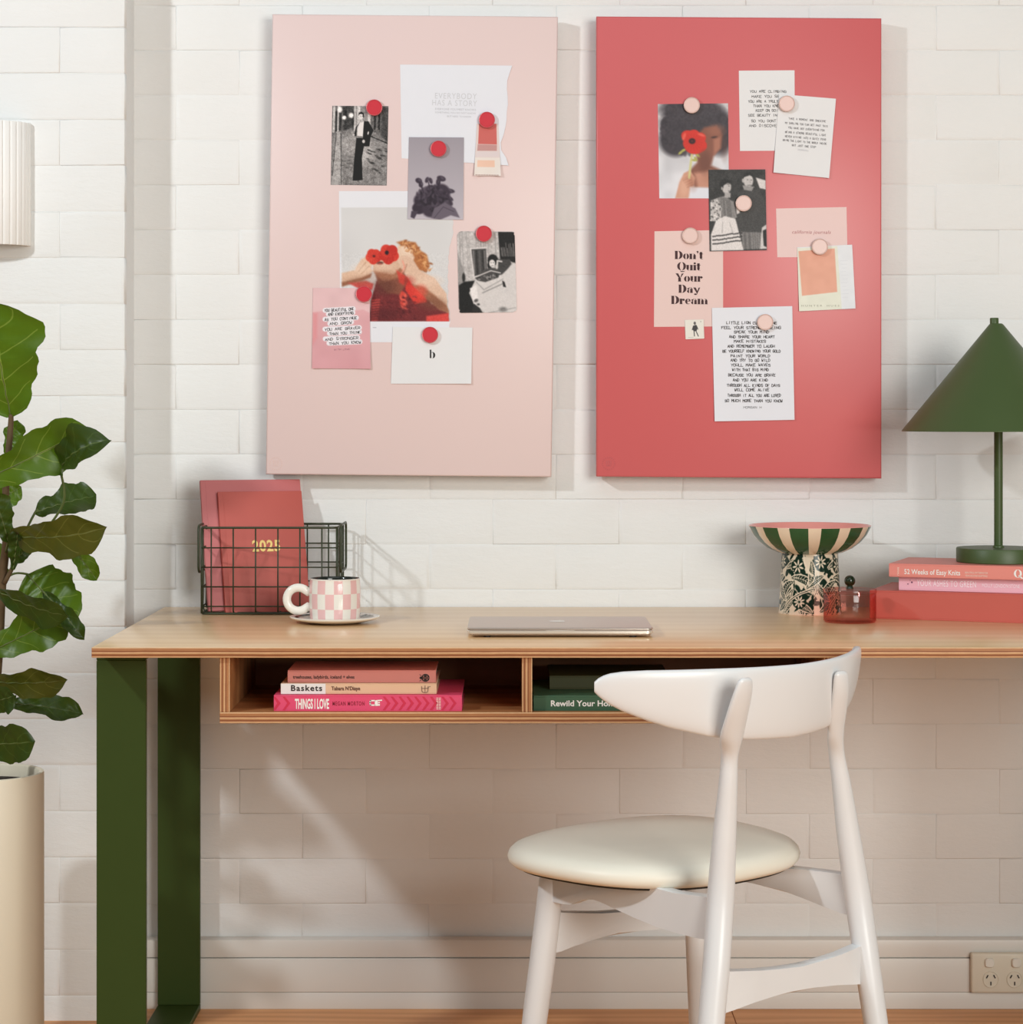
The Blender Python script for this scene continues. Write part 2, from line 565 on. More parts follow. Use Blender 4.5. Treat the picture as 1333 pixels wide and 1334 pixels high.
def ply(name, axis, lo, th):
    """plywood edge: pale and brown layers stacked along one axis"""
    s = N(name)
    tc = s.n('ShaderNodeTexCoord')
    sep = s.n('ShaderNodeSeparateXYZ')
    s.l(tc.outputs['Object'], sep.inputs[0])
    nz = s.noise(7.0, 3, s.coord((3, 3, 3)))
    t = s.math('DIVIDE', s.math('SUBTRACT', sep.outputs['XYZ'.index(axis)], lo), th)
    t = s.math('ADD', t, s.math('MULTIPLY', s.math('SUBTRACT', nz, 0.5), 0.07))
    pale, mid, brown, dark = (226, 186, 140), (192, 136, 86), (164, 102, 58), (122, 68, 38)
    c = s.ramp(t, [(0.0, mid), (0.10, pale), (0.17, brown), (0.30, dark), (0.36, mid), (0.50, pale), (0.56, brown), (0.66, dark), (0.72, mid), (0.86, brown), (0.93, pale)])
    f2 = s.noise(3.0, 4, s.coord((25, 25, 25)))
    s.l(s.mix(s.math('MULTIPLY', f2, 0.35), c, rgba(dark)), s.b.inputs['Base Color'])
    s.b.inputs['Roughness'].default_value = 0.6
    return s.m

M_GREEN = simple('dark_green_powder_coat', (52, 68, 26), 0.45, 0.05, 20, 0.05, 400, spec=0.25)
M_GREENLAMP = simple('olive_green_lamp_enamel', (66, 84, 42), 0.45, 0.04, 20, 0.04, 500)
M_WIRE = simple('dark_green_wire', (52, 58, 36), 0.45, 0.1, 80)
M_WHITECHAIR = simple('white_chair_lacquer', (226, 227, 228), 0.28, 0.02, 12, 0.03, 60)
M_CREAM = simple('cream_leather', (240, 235, 220), 0.42, 0.03, 14, 0.12, 500)
M_BLACK = simple('black_print', (28, 24, 24), 0.6)
M_DARKPLY = simple('dark_seat_base', (40, 38, 34), 0.7)

# ---------------------------------------------------------------- room shell
WS = FPX / CAMD
def brick_meshes():
    out = []
    L, H = 0.2412 - 0.0003, 0.0855 - 0.0003
    for k in range(8):
        r = np.random.default_rng(100 + k)
        a, b = L / 2, H / 2
        rect = lambda i, y: [(-a + i, y, -b + i), (a - i, y, -b + i), (a - i, y, b - i), (-a + i, y, b - i)]
        v = np.array(rect(0, 0.02) + rect(0, 0.0011) + rect(0.0018, 0.0006) + rect(0.0062, 0.0))
        v[4:8] += r.normal(0, 0.0004, (4, 3)) * (0, 0.4, 0)
        v[8:12] += r.normal(0, 0.0006, (4, 3)) * (1, 0.25, 1.3)
        v[12:] += r.normal(0, 0.0013, (4, 3)) * (1, 0.12, 1.0)
        f = []
        for q in range(3):
            for i in range(4):
                j = (i + 1) % 4
                f.append([q * 4 + i, q * 4 + j, q * 4 + 4 + j, q * 4 + 4 + i])
        f.append([12, 13, 14, 15])
        me = bpy.data.meshes.new('brick')
        me.from_pydata([tuple(x) for x in v], [], f)
        me.materials.append(M_WALL)
        me.polygons.foreach_set('use_smooth', np.ones(len(f), bool))
        me.update()
        out.append((me, v, f))
    return out
BRICKS = brick_meshes()
PITCH, COURSE = 0.2412, 0.0855

def brickwork(parent, xlo, xhi, zlo, zhi, zbase, xjoint, yface, xin, zin, quoin=None):
    """courses of bricks; the ones near the picture are single parts, the rest one joined part"""
    rest = MB()
    k = int(math.floor((zlo - zbase) / COURSE))
    while zbase + k * COURSE < zhi:
        zc = zbase + (k + 0.5) * COURSE
        off = xjoint + (PITCH / 2 if k % 2 else 0.0)
        i = int(math.floor((xlo - off) / PITCH))
        while off + i * PITCH < xhi:
            x0, x1 = off + i * PITCH, off + (i + 1) * PITCH
            a, b = max(x0, xlo), min(x1, xhi)
            if b - a > 0.02:
                sx = (b - a - 0.0003) / (PITCH - 0.0003)
                me, v, f = BRICKS[(i * 5 + k * 3 + (i * k) % 7) % 8]
                dy = (((i * 37 + k * 61) % 11) / 11 - 0.5) * 0.0005
                xc = (a + b) / 2
                if xin[0] <= xc <= xin[1] and zin[0] <= zc <= zin[1]:
                    o = bpy.data.objects.new('brick', me)
                    COL.objects.link(o)
                    o.parent = parent
                    p0 = ORIGIN[parent.name]
                    o.location = (xc - p0[0], yface + dy - p0[1], zc - p0[2])
                    o.scale = (sx, 1, 1)
                    o.rotation_euler = (0, (((i * 13 + k * 7) % 9) / 9 - .5) * 0.008, 0)
                else:
                    rest.add(v * (sx, 1, 1) + (xc, yface + dy, zc), f)
            i += 1
        k += 1
    if rest.k:
        o = rest.build('far_bricks', M_WALL, parent, smooth=180)
        o['kind'] = 'stuff'

b = MB().box(-0.8, 2.4, 0.0010, 0.14, 0.0, 2.7)
wall_back = link_mesh('wall_back', np.concatenate(b.v), b.f, M_WALL)
wall_back['kind'] = 'structure'
brickwork(wall_back, -0.74, 2.4, 0.10, 2.69, 0.1927, (312 - CX) / WS, 0.0, (-0.75, 1.12), (0.0, 2.05))
PIER_Y, PIER_X = -0.11, (163 - CX) / FPX * 4.13
b = MB().box(-2.2, PIER_X - 0.0015, PIER_Y + 0.0010, 0.14, 0.0, 2.7)
wall_left = link_mesh('wall_left', np.concatenate(b.v), b.f, M_WALL)
wall_left['kind'] = 'structure'
brickwork(wall_left, -2.2, PIER_X, 0.0, 2.69, 0.132 - 2 * COURSE, PIER_X - 4 * PITCH, PIER_Y, (-1.06, -0.6), (0.0, 2.05))

b = MB().box(-3.0, 3.2, -6.5, 0.14, -0.05, -0.012)
floor = link_mesh('floor', np.concatenate(b.v), b.f, M_GAP)
floor['kind'] = 'structure'
PW, PL = 0.162, 1.36
xj = (953 - CX) / FPX * 4.2
pm_o = None
fo = ORIGIN['floor']
for i in range(38):
    for j in range(-3, 4):
        if pm_o is None:
            pm = MB().box(-PL / 2 + .0008, PL / 2 - .0008, -PW + .0008, -.0008, -0.012, 0.0, 0.0007, 1)
            pm_o = o = pm.build('plank', M_FLOOR, None, loc=(0, 0, 0))
        else:
            o = pm_o.copy()
            COL.objects.link(o)
        o.parent = floor
        off = (0, .62, .27, .93, .45)[i % 5]
        o.location = (xj + off + (j + .5) * PL - fo[0], 0.135 - .14 - i * PW - fo[1], (((i * 5 + j) % 7) / 7 - .5) * 0.0006 - fo[2])

def trim_piece(z0, z1, y0, bev):
    return MB().box(PIER_X, 2.4, y0, 0.01, z0, z1, bev, 2)
baseboard = trim_piece(0.0, 0.0315, -0.0300, 0.0012).build('baseboard_back', M_TRIM, smooth=40)
baseboard['kind'] = 'structure'
trim_piece(0.0322, 0.0955, -0.0308, 0.0012).build('board', M_TRIM, baseboard, smooth=40)
trim_piece(0.0962, 0.1310, -0.0285, 0.0045).build('board', M_TRIM, baseboard, smooth=40)

# power outlet on the baseboard
M_OUT = simple('outlet_plastic', (226, 218, 200), 0.35, 0.02)
M_SW = simple('switch_plastic', (236, 232, 222), 0.3, 0.02)
OD = 4.195
def P1(px, py, d): return at(px, py, d)
op = P1(1305.5, 1267.5, OD)
outlet = empty('power_outlet', (op[0], op[1], op[2] - 0.036), 'cream double power outlet with two switches fixed to the white baseboard', 'outlet')
MB().box(op[0] - .058, op[0] + .058, op[1], -0.0300, op[2] - .0375, op[2] + .0375, .004, 3).build('cover_plate', M_OUT, outlet, smooth=50)
for px in (1288.5, 1323.5):
    c = P1(px, 1253.5, OD)
    sw = MB()
    ring = lambda r, y, zs=1.0: [(c[0] + r * math.copysign(abs(math.cos(t)) ** .6, math.cos(t)), y, c[2] + r * zs * math.copysign(abs(math.sin(t)) ** .6, math.sin(t))) for t in np.linspace(0, 2 * PI, 24, endpoint=False)]
    sw.loft([ring(.0085, c[1] + .001), ring(.0085, c[1] - .004), ring(.0072, c[1] - .0055)], False, True)
    sw.build('rocker_switch', M_SW, outlet, smooth=40)
for px in (1290.5, 1321.5):
    c = P1(px, 1275.5, OD)
    sk = MB()
    ring = lambda r, y: [(c[0] + r * math.cos(t), y, c[2] + r * 1.08 * math.sin(t)) for t in np.linspace(0, 2 * PI, 32, endpoint=False)]
    sk.loft([ring(.0150, c[1] + .001), ring(.0150, c[1] - .0010), ring(.0140, c[1] - .0016), ring(.0132, c[1] - .0008)], False, True)
    so = sk.build('socket', M_OUT, outlet, smooth=40)
    for dx, dz, an in ((-.0068, .0055, -28), (.0068, .0055, 28), (.0, -.0075, 0)):
        q = MB()
        a = math.radians(an)
        pts = [(-.0011, -.0034), (.0011, -.0034), (.0011, .0034), (-.0011, .0034)]
        pp = [(c[0] + dx + p * math.cos(a) + w * math.sin(a) * -1, c[1] - .0011, c[2] + dz + p * math.sin(a) + w * math.cos(a)) for p, w in pts]
        q.prism(pp, (0, .001, 0))
        q.build('slot', M_BLACK, so)

# ---------------------------------------------------------------- desk
DF, DT = 3.50 - CAMD, 0.758          # front edge, top height
DX0, DX1 = (119.5 - CX) / FPX * 3.5, 1.16
TH = 0.0165
ZU = DT - TH
desk = empty('desk', ((DX0 + DX1) / 2, (DF + 0) / 2, 0), 'long pale plywood desk with dark green flat steel legs and open shelf', 'desk')
M_EDGE_TOP = ply('ply_edge_top', 'Z', ZU, TH)
top = MB().box(DX0, DX1, DF, -0.004, ZU, DT, 0.0012, 2, m=lambda n: 0 if abs(n.z) > 0.7 else 1)
top.build('desktop', [M_VENEER, M_EDGE_TOP], desk, smooth=30)

def leg_frame(xa, xb):
    t = 0.012
    y0, y1 = 3.575 - CAMD, 4.205 - CAMD
    fr = MB().box(xa, xb, y0, y1, 0, t, .0012, 1).build('leg_frame', M_GREEN, desk, smooth=30)
    MB().box(xa, xb, y0, y0 + t, t, ZU - t, .0012, 1).build('upright', M_GREEN, fr, smooth=30)
    MB().box(xa, xb, y1 - t, y1, t, ZU - t, .0012, 1).build('upright', M_GREEN, fr, smooth=30)
    MB().box(xa, xb, y0, y1, ZU - t, ZU - 0.0005, .0012, 1).build('top_bar', M_GREEN, fr, smooth=30)
leg_frame((126 - CX) / FPX * 3.575, (190.5 - CX) / FPX * 3.575)
leg_frame(1.02, 1.10)

SD = 3.508
SY0, SY1 = SD - CAMD, SD - CAMD + 0.36
sx = lambda px: (px - CX) / FPX * SD
SZ0, SZ1 = 0.6375, 0.6548
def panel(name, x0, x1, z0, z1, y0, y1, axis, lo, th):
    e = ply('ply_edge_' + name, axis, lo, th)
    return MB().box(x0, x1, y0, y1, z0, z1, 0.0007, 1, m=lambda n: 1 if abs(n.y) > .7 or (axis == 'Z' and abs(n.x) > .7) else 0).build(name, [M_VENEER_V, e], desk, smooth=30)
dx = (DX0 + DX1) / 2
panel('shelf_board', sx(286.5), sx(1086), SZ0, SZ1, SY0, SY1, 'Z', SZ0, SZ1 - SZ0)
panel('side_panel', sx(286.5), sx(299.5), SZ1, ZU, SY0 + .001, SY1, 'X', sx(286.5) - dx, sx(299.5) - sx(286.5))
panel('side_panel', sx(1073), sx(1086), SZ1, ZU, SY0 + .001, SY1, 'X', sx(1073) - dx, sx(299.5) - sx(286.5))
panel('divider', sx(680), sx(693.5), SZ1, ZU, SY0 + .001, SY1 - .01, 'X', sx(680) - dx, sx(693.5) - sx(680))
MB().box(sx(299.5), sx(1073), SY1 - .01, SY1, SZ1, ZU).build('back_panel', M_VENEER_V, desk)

# ---------------------------------------------------------------- books
def book(name, label, org, yaw, L, D, H, cover, page=(226, 216, 200), group=None, hard=True, cat='book', rough=0.5):
    """lying flat, spine to the camera; org is the left front bottom corner of the spine"""
    ex = np.array([math.cos(yaw), math.sin(yaw), 0]); ey = np.array([-math.sin(yaw), math.cos(yaw), 0]); ez = np.array([0, 0, 1.0])
    org = np.asarray(org, float)
    mid = org + ex * L / 2 + ey * D / 2
    r = empty(name, tuple(mid), label, cat, group)
    T = lambda v: org + v[:, :1] * ex + v[:, 1:2] * ey + v[:, 2:3] * ez
    mc = simple(name + '_cover', cover, rough, 0.03, 15, 0.05, 600)
    ct = min(0.003, H * 0.12)
    ov = 0.003 if hard else 0.0
    c = MB()
    c.box(0, L, 0, D, 0, ct, .0006, 1, M=T)
    c.box(0, L, 0, D, H - ct, H, .0006, 1, M=T)
    c.box(0, L, 0, ct, ct * .9, H - ct * .9, .0003, 1, M=T)
    c.build('cover', mc, r, smooth=40)
    MB().box(ov, L - ov, ct, D - ov, ct, H - ct, 0, M=T).build('pages', simple(name + '_pages', page, 0.8, 0.08, 300), r)
    to3 = lambda q, e=0.0004: org + q[:, :1] * ex - ey * e + q[:, 1:2] * ez
    return r, to3

def spine_px(to3, L, H, x0, x1, y0, y1):
    """maps photograph pixels on a spine (x0..x1, top y0, bottom y1) to the spine surface"""
    return lambda q: to3(np.stack([(q[:, 0] - x0) / (x1 - x0) * L, (y1 - q[:, 1]) / (y1 - y0) * H], 1))

def emis_free(name, c): return simple(name, c, 0.55, 0.02)
M_WHITEINK = emis_free('white_ink', (240, 236, 230))
M_CREAMINK = emis_free('cream_ink', (240, 222, 206))
M_DARKINK = emis_free('dark_ink', (38, 28, 26))
M_DEEPRED = emis_free('deep_red_ink', (150, 26, 52))
M_GOLD = simple('gold_foil', (240, 206, 128), 0.4, 0.05, metallic=0.3)

g = 'books stacked in the left shelf compartment'
# bottom: pink book with chevrons
bz = SZ1
def shelf_book(name, label, px0, px1, d, z, H, cover, grp, D=0.21, **kw):
    x0, x1 = (px0 - CX) / FPX * d, (px1 - CX) / FPX * d
    r, to3 = book(name, label, (x0, d - CAMD, z), 0.0, x1 - x0, D, H, cover, group=grp, **kw)
    return r, to3, x1 - x0
r, to3, L = shelf_book('book', 'hot pink book with red chevrons on its spine, lowest in the left shelf compartment', 357, 602, 3.522, bz, .0255, (222, 74, 112), g)
m = spine_px(to3, L, .0255, 357, 602, 907, 928)
ch = []
for x0 in [361.5, 371.5] + [502 + 10.2 * i for i in range(7)] + [578, 588]:
    if x0 in (361.5,):
        ch.append(pg((357.5, 909), (359, 909), (366, 917.5), (359, 926.5), (357.5, 926.5), (357.5, 924), (361.5, 917.5), (357.5, 911)))
    else:
        ch.append(pg((x0 - 3, 909), (x0, 909), (x0 + 7, 917.5), (x0, 926.5), (x0 - 3, 926.5), (x0 + 3, 917.5)))
M_CHEV = emis_free('red_chevron_ink', (206, 40, 74))
for cv in ch:
    lay('chevron', cv, m, M_CHEV, r)
lay('lettering', fit('things', 384.5, 429, 924.5, 13.0), m, M_WHITEINK, r)
lay('lettering', fit('megan', 433.5, 475, 920.5, 5.6), m, M_DEEPRED, r)
hd = [ribbon([(488.5, 914.2), (483, 914.2), (482.2, 917), (483, 920), (488.5, 920)], 1.7), pg((488.5, 914), (492, 913.2), (492.6, 921), (488.5, 921)), pg((492.3, 913.2), (498, 912.9), (498, 914.4), (492.3, 915)), pg((492.5, 916), (495.2, 916), (495.2, 917.6), (492.5, 917.6)), pg((492.5, 918.6), (495.2, 918.6), (495.2, 920.8), (492.5, 920.8))]
lay('hand_emblem', join2(hd), m, M_WHITEINK, r)
lay('imprint', join2([ribbon([(569 + dx_, 911 + i * 2.0), (571.5 + dx_, 911 + i * 2.0)], .9) for i in range(8) for dx_ in (0, 2.6)]), m, M_CREAMINK, r)
# middle: baskets
bz += .0255
r, to3, L = shelf_book('book', 'cream book titled Baskets, middle of the three in the left compartment', 366, 569, 3.532, bz + .0004, .0168, (222, 186, 152), g, D=0.19)
m = spine_px(to3, L, .0168, 366, 569, 893.3, 906.8)
lay('title_band', pg((366.3, 893.5), (424.5, 893.5), (424.5, 906.6), (366.3, 906.6)), lambda q: m(q), emis_free('white_band', (228, 226, 222)), r)
m2 = spine_px(lambda q: to3(q, .0009), L, .0168, 366, 569, 893.3, 906.8)
lay('lettering', fit('bask', 379.5, 420, 902.6, 7.6), m2, M_DARKINK, r)
lay('lettering', fit('diaye', 432, 469.5, 901.8, 5.0), m2, emis_free('brown_ink', (88, 52, 40)), r)
lay('basket_emblem', join2([ribbon(bezier([(549.5, 897), (550.5, 904), (557, 904), (558, 897)], 4), .7), ribbon([(549.5, 899.5), (558.5, 899.5)], .7), ribbon([(554, 896), (554, 904)], .7), ribbon([(558, 898), (561, 897)], .7)]), m2, emis_free('grey_ink', (120, 96, 84)), r)
# top: treehouses
bz += .0174
r, to3, L = shelf_book('book', 'dusky pink book with a small black ladybird emblem, topmost in left compartment', 375, 568, 3.540, bz + .0002, .0195, (216, 140, 132), g, D=0.13)
m = spine_px(to3, L, .0195, 375, 568, 877, 893)
lay('lettering', fit('tree', 382, 462, 887.8, 4.6), m, M_DARKINK, r)
lay('ladybird_emblem', join2([pg(*arc(554.5, 886.8, 5.4, 5.2, 0, 345, 20)), pg(*arc(548.5, 886.8, 1.8, 1.8, 0, 330, 10)), ribbon([(549, 884), (547, 882.5)], .7), ribbon([(549, 889.5), (547, 891)], .7)]), m, M_DARKINK, r)
m2 = spine_px(lambda q: to3(q, .0008), L, .0195, 375, 568, 877, 893)
lay('emblem_spots', join2([pg(*arc(552 + 4.6 * i, 884.6 + 4.4 * j, .7, .7, 0, 330, 8)) for i in (0, 1) for j in (0, 1)] + [ribbon([(551, 886.8), (559.6, 886.8)], .45)]), m2, emis_free('spot_ink', (200, 128, 120)), r)
# right compartment
g2 = 'books stacked in the right shelf compartment'
r, to3, L = shelf_book('book', 'green book titled Rewild Your Home lying in the right shelf compartment', 695, 900, 3.525, SZ1, .0245, (56, 92, 66), g2)
m = spine_px(to3, L, .0245, 695, 900, 907.6, 927.6)
lay('lettering', fit('rewild', 717.8, 806.5, 921.3, 7.6), m, M_WHITEINK, r)
r, to3, L = shelf_book('book', 'dark olive book lying on the green book, partly behind the chair back', 716, 872, 3.60, SZ1 + .0247, .0225, (60, 62, 26), g2, D=0.16)

# books under the lamp
g3 = 'coral and pink books under the lamp'
yaw = math.radians(-20.7)
o1 = at(1133, 805.5, 3.998); o1[2] = DT
r, to3 = book('book', 'thick plain coral red book at the bottom of the stack under the lamp', o1, yaw, .37, .205, .0508, (194, 92, 80), group=g3)
o2 = np.array([(1170.7 - CX) / FPX * 3.995, 3.995 - CAMD, DT + .0510])
r, to3 = book('book', 'pale pink paperback sandwiched in the middle of the stack under the lamp', o2, yaw, .29, .19, .0243, (238, 184, 198), group=g3, hard=False)
px1 = 1400.0
m = lambda q: to3(np.stack([(q[:, 0] - 1170.7) / 162.3 * .218, .0243 - (q[:, 1] - 751.5 - (q[:, 0] - 1170.7) * .029) / 20.2 * .0243], 1))
m_ = lambda q: m(q)
sk0 = lambda s: (np.stack([s[0][:, 0], s[0][:, 1] + (s[0][:, 0] - 1195) * .03], 1), s[1])
lay('lettering', sk0(fit('ashes', 1195, 1273, 765.3, 9.5)), m_, emis_free('pale_pink_ink', (252, 238, 244)), r)
lay('lettering', sk0(fit('stone', 1281, 1330, 764.5, 5.5)), m_, emis_free('pale_pink_ink', (252, 238, 244)), r)
lay('dots', join2([pg(*arc(1188.3, 760, 1.2, 1.4, 0, 330, 8)), pg(*arc(1183, 762.5, .9, 1.0, 0, 330, 8)), pg(*arc(1186, 757, .6, .6, 0, 330, 8))]), m_, emis_free('purple_ink', (110, 56, 92)), r)
o3 = np.array([(1158 - CX) / FPX * 3.985, 3.985 - CAMD, DT + .0757])
r, to3 = book('book', 'salmon pink knitting book lying directly under the green lamp', o3, yaw, .30, .185, .0240, (226, 138, 126), group=g3, hard=False)
m = lambda q: to3(np.stack([(q[:, 0] - 1158) / 175 * .2345, .0240 - (q[:, 1] - 733 - (q[:, 0] - 1158) * .03) / 17.4 * .0240], 1))
sk = lambda s: (np.stack([s[0][:, 0], s[0][:, 1] + (s[0][:, 0] - 1158) * .03], 1), s[1])
lay('lettering', sk(fit('knits', 1178.5, 1252.5, 746.2, 6.6)), m, M_WHITEINK, r)
lay('lettering', sk(fit('knits2', 1259, 1288.5, 743.6, 2.4)), m, M_CREAMINK, r)
lay('lettering', sk(fit('knits3', 1259, 1288, 747.6, 2.4)), m, M_CREAMINK, r)
lv, lf = FM['laine']
lay('imprint', sk((np.stack([1169.4 + lv[:, 1] * 3.0, 748.3 - (lv[:, 0] - lv[:, 0].min()) / (lv[:, 0].max() - lv[:, 0].min()) * 10.5], 1), lf)), m, M_CREAMINK, r)
qv = crescent(1327.5, 742.2, 5.2, 5.2, 0, 360, 2.3, 24)
lay('emblem', sk(join2([qv, ribbon([(1329, 745), (1333, 748)], 1.8)])), m, M_WHITEINK, r)

# ---------------------------------------------------------------- lamp
LZ = DT + .0757 + .0242
LC = np.array([(1300.5 - CX) / FPX * 4.02, 4.02 - CAMD, LZ])
lamp = empty('table_lamp', tuple(LC), 'olive green metal table lamp with a wide conical shade on stacked books', 'lamp')
MB().lathe([(.0, 0), (.0735, 0), (.0750, .0012), (.0752, .024), (.0740, .0258), (0, .0262)], LC, 64).build('base', M_GREENLAMP, lamp, smooth=35)
zs, za = 1.0935 - LZ, 1.288 - LZ
MB().lathe([(.0, .025), (.0105, .0262), (.0100, .029), (.0078, .0305), (.0078, za - .02)], LC, 24).build('stem', M_GREENLAMP, lamp, smooth=35)
LS = LC + np.array([-.004, 0, 0])
R = 121.5 / FPX * 4.02
MB().lathe([(R - .0015, zs), (R, zs), (R, zs + .0012), (.0125, za - .0015), (.0105, za), (.0, za), (.0, za - .002), (.009, za - .003), (R - .0022, zs + .001), (R - .0015, zs)], LS, 96).build('lamp_shade', M_GREENLAMP, lamp, smooth=35)
MB().lathe([(.0078, za - .002), (.0078, za + .009), (.0070, za + .0102), (0, za + .0104)], LS + np.array([-.0035, 0, 0]), 24).build('finial', M_GREENLAMP, lamp, smooth=35)

# ---------------------------------------------------------------- pedestal bowl
BC = np.array([(1055 - CX) / FPX * 4.105, 4.105 - CAMD, DT])
bowl = empty('pedestal_bowl', tuple(BC), 'footed ceramic bowl with green and cream stripes on a leafy patterned pedestal', 'bowl')
M_BG = simple('bowl_green_glaze', (44, 84, 48), 0.15, 0.25, 25)
M_BC = simple('bowl_cream_glaze', (238, 216, 190), 0.15, 0.05, 18)
M_BP = simple('bowl_pink_glaze', (232, 158, 148), 0.15, 0.05, 18)
k = .112
prof_o = [(.030, .1095), (.047, .1100), (.060, .1125), (.078, .1205), (.093, .1320), (.104, .1450), (.1105, .1575), (.1120, .1612)]
n = 240
bw = MB().lathe(prof_o, BC, n, mfun=lambda j, i: 1 if ((i + 6) % 20) < 8 else 0)
bw.build('bowl', [M_BG, M_BC], bowl, smooth=60)
MB().lathe([(.1120, .1612), (.1118, .1622), (.1106, .1627), (.1092, .1618), (.1000, .1480), (.088, .1350), (.072, .1240), (.050, .1170), (.0, .1150)], BC, 96).build('inside_glaze', M_BP, bowl, smooth=60)

# leafy pedestal: block-printed foliage as a flat two-colour glaze
def pedestal_print(nth, nz):
    """returns (nz, nth, 3) colours; th in 0..1 around, z 0..1"""
    W, H = 360.0, 110.0
    c = Canvas(0, 0, W, H, 2.0, (226, 210, 186))
    cream = (232, 216, 192); dark = (20, 44, 32)
    r = random.Random(5)
    # pale islands between leaves
    for i in range(320):
        c.ell(r.random() * W, r.random() * H, 4 + r.random() * 9, 2 + r.random() * 4, dark, 1.0, r.random() * 180)
    def frond(x, y, ang, L, bend, wid):
        pts = []
        a = ang
        px_, py_ = x, y
        for q in range(13):
            pts.append((px_, py_))
            px_ += math.cos(a) * L / 12; py_ += math.sin(a) * L / 12; a += bend / 12
        P = np.array(pts)
        wv = wid * np.sin(np.linspace(0.15, PI, 13))
        T = np.gradient(P, axis=0); T /= np.linalg.norm(T, axis=1)[:, None]
        Nn = np.stack([-T[:, 1], T[:, 0]], 1)
        for off in (0, -W, W):
            o = np.array([off, 0])
            Q = np.concatenate([P + Nn * wv[:, None], (P - Nn * wv[:, None])[::-1]]) + o
            if Q[:, 0].max() < 0 or Q[:, 0].min() > W: continue
            c.poly(np.concatenate([P + Nn * (wv + 2.0)[:, None], (P - Nn * (wv + 2.0)[:, None])[::-1]]) + o, cream, 0.8)
            c.poly(Q, dark, 0.8)
            c.line(P + o, 0.9, cream)
            for q in range(1, 12):
                for sg in (1, -1):
                    e = P[q] + T[q] * 3.2 + Nn[q] * sg * wv[q] * 0.82
                    c.line([P[q] + o, e + o], 0.75, cream)
    def flower(x, y, R, k):
        for off in (0, -W, W):
            if not -R < x + off < W + R: continue
            c.ell(x + off, y, R * 1.25, R * 1.15, dark, 1.0)
            for q in range(k):
                a = q * 2 * PI / k + .3
                c.ell(x + off + math.cos(a) * R * .6, y + math.sin(a) * R * .6, R * .42, R * .13, cream, 0.7, math.degrees(a))
            c.ell(x + off, y, R * .16, R * .16, dark, 0.6)
    for q in range(4):
        X0 = q * 90
        frond(X0 + 50, 50, 2.9, 66, -1.9, 7.4)
        frond(X0 + 48, 64, 2.2, 58, -1.1, 6.6)
        frond(X0 + 44, 44, -0.2, 60, 1.5, 6.8)
        frond(X0 + 56, 70, 0.9, 48, 0.9, 6.4)
        frond(X0 + 76, 62, -0.9, 44, 0.7, 6.2)
        frond(X0 + 10, 104, -0.5, 48, -0.6, 6.4)
        frond(X0 + 30, 26, -0.6, 40, 0.9, 5.0)
        frond(X0 + 84, 12, 1.3, 46, 0.8, 5.6)
        frond(X0 + 6, 52, 1.2, 44, -0.7, 5.8)
        frond(X0 + 30, 108, -1.2, 40, 0.9, 5.4)
        frond(X0 + 86, 106, -2.4, 40, -0.8, 5.4)
        flower(X0 + 14, 14, 12, 8)
        flower(X0 + 58, 22, 12, 7)
        flower(X0 + 62, 86, 11, 9)
        for pts, w0, w1 in (([(24, 110), (38, 88), (62, 72), (90, 62)], 5.0, 1.5), ([(70, 0), (72, 16), (82, 34), (94, 40)], 3.8, 0), ([(-4, 84), (6, 62), (2, 40)], 3.6, 1.0)):
            pp = bezier([(X0 + x_, y_) for x_, y_ in pts], 5)
            c.line(pp, w0, cream)
            if w1: c.line(pp, w1, dark)
        for i in range(10):
            c.ell(X0 + r.random() * 90, r.random() * H, 1.6, 1.1, cream, .7, r.random() * 180)
    return c
pc = pedestal_print(0, 0)
ny_, nx_ = pc.ny, pc.nx
nth, nz = 560, 120
ii = (np.arange(nth) / nth * (nx_ - 1)).astype(int)
jj = ((1 - np.arange(nz) / (nz - 1)) * (ny_ - 1)).astype(int)
cols = lin(pc.C[np.ix_(jj, ii)]).reshape(-1, 3)
zz = np.linspace(0, 1, nz)
rr = .0580 - .0062 * zz ** .8
a = np.arange(nth) * 2 * PI / nth - PI / 2
vs = np.stack([BC[0] + rr[:, None] * np.cos(a), BC[1] + rr[:, None] * np.sin(a), np.broadcast_to(DT + .0008 + zz[:, None] * .1105, (nz, nth))], -1).reshape(-1, 3)
fs = [[j * nth + i, j * nth + (i + 1) % nth, (j + 1) * nth + (i + 1) % nth, (j + 1) * nth + i] for j in range(nz - 1) for i in range(nth)]
M_PRINTGLAZE = print_mat('leafy_glaze', 0.15)
link_mesh('pedestal', vs, fs, M_PRINTGLAZE, bowl, smooth=180, cols=cols)
MB().lathe([(.0, .0), (.0575, .0), (.0580, .0009), (.0578, .003), (.0, .003)], BC, 64).build('foot_rim', M_BC, bowl, smooth=40)

